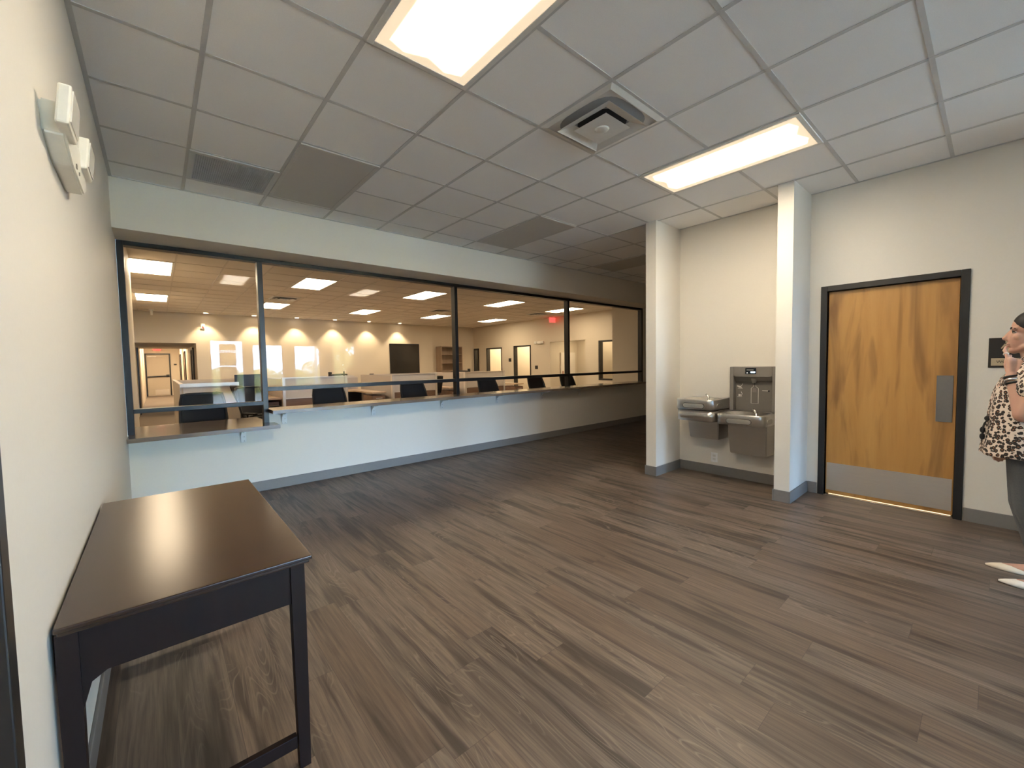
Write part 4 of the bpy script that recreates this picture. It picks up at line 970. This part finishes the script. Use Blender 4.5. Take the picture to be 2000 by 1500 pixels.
# bracelets and ring
def bangle(c, d, r, th, mat, name='bracelet'):
    d = Vector(d).normalized(); u = d.orthogonal().normalized(); w = d.cross(u); n = 24; bm = bmesh.new(); R = []
    for k in range(n):
        a = 2*PI*k/n; e = u*math.cos(a)+w*math.sin(a); R.append([bm.verts.new(Vector(c)+e*(r+th*math.cos(b))+d*th*math.sin(b)) for b in [2*PI*q/8 for q in range(8)]])
    for k in range(n):
        A, Bq = R[k], R[(k+1) % n]
        for q in range(8): bm.faces.new((A[q], A[(q+1) % 8], Bq[(q+1) % 8], Bq[q]))
    return obj(name, bm, mat, per, True)
ax = wr-el
for f, mat, th in ((.80, BLACKP, .007), (.88, CHROME, .009), (.96, BLACKP, .006)): bangle(el+ax*f, ax, .030, th, mat)
bangle(Q(-.078, .1025, 1.382), Vector((.027, .009, .03)), .0098, .0026, WHITEP, 'ring')

# ------------------------------------------------------------------ outdoors, seen mirrored in the service window
GRASS = simple('dry green lawn', (.34, .31, .22), .95, var=.35, scale=3)
bm = bmesh.new(); prof = [(-7.5, -.14), (-10, -.22), (-20, -1.05), (-31, -1.7), (-45, -1.7), (-160, -1.2)]
R = [[bm.verts.new((x, y, z)) for x in (-60, -20, 0, 10, 25, 60, 120)] for y, z in prof]
for a, b in zip(R, R[1:]):
    for i in range(6): bm.faces.new((a[i], a[i+1], b[i+1], b[i]))
bm2 = bm; ret = bmesh.ops.extrude_face_region(bm2, geom=bm2.faces[:])
for v in [g for g in ret['geom'] if isinstance(g, bmesh.types.BMVert)]: v.co.z -= .6
struct('ground', bm, GRASS)
bm = bmesh.new(); box(bm, -60, 120, -34.5, -31.2, -1.80, -1.67); struct('road', bm, simple('pale concrete road', (.55, .54, .52), .9))
def leaf_mat(name, a, b):
    m, t, p = newmat(name); g = N(t, 'ShaderNodeObjectInfo'); x, y, z, o = xyz(t)
    t.links.new(mixc(t, noise(t, o, 2.2, 2), a, b), p.inputs['Base Color']); p.inputs['Roughness'].default_value = .7; return m
LEAF1 = leaf_mat('green leaves', (.16, .20, .06), (.34, .36, .13)); LEAF2 = leaf_mat('sunlit yellow-green leaves', (.30, .30, .10), (.62, .56, .28)); BARK = simple('tree bark', (.16, .12, .09), .9)
def foliage(bm, c, rx, ry, rz, n, s, rng):
    for _ in range(n):
        while True:
            v = Vector((rng.uniform(-1, 1), rng.uniform(-1, 1), rng.uniform(-1, 1)))
            if v.length < 1: break
        v = v.normalized()*(v.length**.4); p = Vector(c)+Vector((v.x*rx, v.y*ry, v.z*rz))
        u = Vector((rng.gauss(0, 1), rng.gauss(0, 1), rng.gauss(0, 1))).normalized(); w = u.orthogonal().normalized(); k = s*rng.uniform(.6, 1.3)
        bm.faces.new([bm.verts.new(p+q) for q in (u*k, w*k*.5, -u*k, -w*k*.5)])
def leafobj(name, bm, mat, parent):
    o0 = wloc(parent)
    for v in bm.verts: v.co -= o0
    me = bpy.data.meshes.new(name); bm.to_mesh(me); bm.free(); me.materials.append(mat); o = bpy.data.objects.new(name, me); C.objects.link(o); o.parent = parent; return o
def tree(name, label, cat, x, y, zg, h, r, mat, n, s, group=None, trunk=True, lo=.3):
    rng = random.Random(int(x*100+h*10)); t = thing(name, label, cat, (x, y, zg), group); bm = bmesh.new()
    lo = lo if trunk else .0
    foliage(bm, (x, y, zg+h*(lo+(1-lo)/2)), r, r, h*(1-lo)/2, n, s, rng); leafobj('crown', bm, mat, t)
    bm = bmesh.new(); tube(bm, [(x, y, zg-.1), (x+.05*h*.2, y, zg+h*.4), (x, y, zg+h*.75)], [.05*h*.5+.03, .03*h*.5+.02, .015], 8); obj('trunk', bm, BARK, t); return t
tree('tree', 'broad sunlit yellow-green tree close to the building, mirrored in the glass', 'tree', 11.2, -20, -1.05, 8.5, 2.6, LEAF2, 5200, .20, lo=.04)
tree('tree', 'small round roadside tree mirrored in the glass beside the pale pole', 'tree', 14.0, -42.3, -1.7, 3.8, 1.15, LEAF2, 900, .12)
b0 = None; bn = ['low green bush in the mirrored treeline']
rng = random.Random(3)
for i in range(15):
    x = -2+i*2.1; y = -46.5 if i % 2 else -51.2; s = rng.uniform(.8, 1.04)
    if b0 is None: b0 = tree('bush', 'low green bush in the mirrored belt of scrub beyond the road', 'bush', x, y, -1.7, 3.3, 1.9, LEAF1, 1100, .18, 'bushes beyond the road', False)
    else:
        o = dup(b0, (x, y, -1.7)); o.scale = (s, s, s); o.rotation_euler = (0, 0, rng.uniform(0, 6))
t = thing('light_pole', 'pale metal light pole mirrored in the glass', 'pole', (10.6, -28, -1.6)); bm = bmesh.new(); cyl(bm, (10.6, -28, -1.6), .11, 9, 'z', 14, .07); obj('shaft', bm, WHITEM, t); bm = bmesh.new(); box(bm, 10.1, 10.6, -28.1, -27.9, 7.3, 7.42); obj('lamp_arm', bm, WHITEM, t)
# paper notices on the outer glass door
for z0, z1, lab in ((2.02, 2.25, 'uppermost blank notice taped on the mirrored glass door'), (1.47, 1.95, 'middle blank notice taped on the mirrored glass door'), (.55, 1.42, 'lowest and tallest blank notice taped on the mirrored glass door')):
    tag(obj('paper_notice', B(1.73, 2.23, -7.396, -7.392, z0, z1), simple('manila paper', (.35, .30, .24), .8), loc=(1.98, -7.394, z0)), lab, 'notice', 'notices on the outer glass door')
for z, lab in ((1.965, 'upper thin strip across the mirrored glass door'), (1.58, 'lower thin strip across the mirrored glass door')):
    tag(obj('glass_strip', B(1.58, 2.36, -7.390, -7.385, z, z+.035), simple('manila paper', (.35, .30, .24), .8), loc=(1.98, -7.388, z)), lab, 'strip')
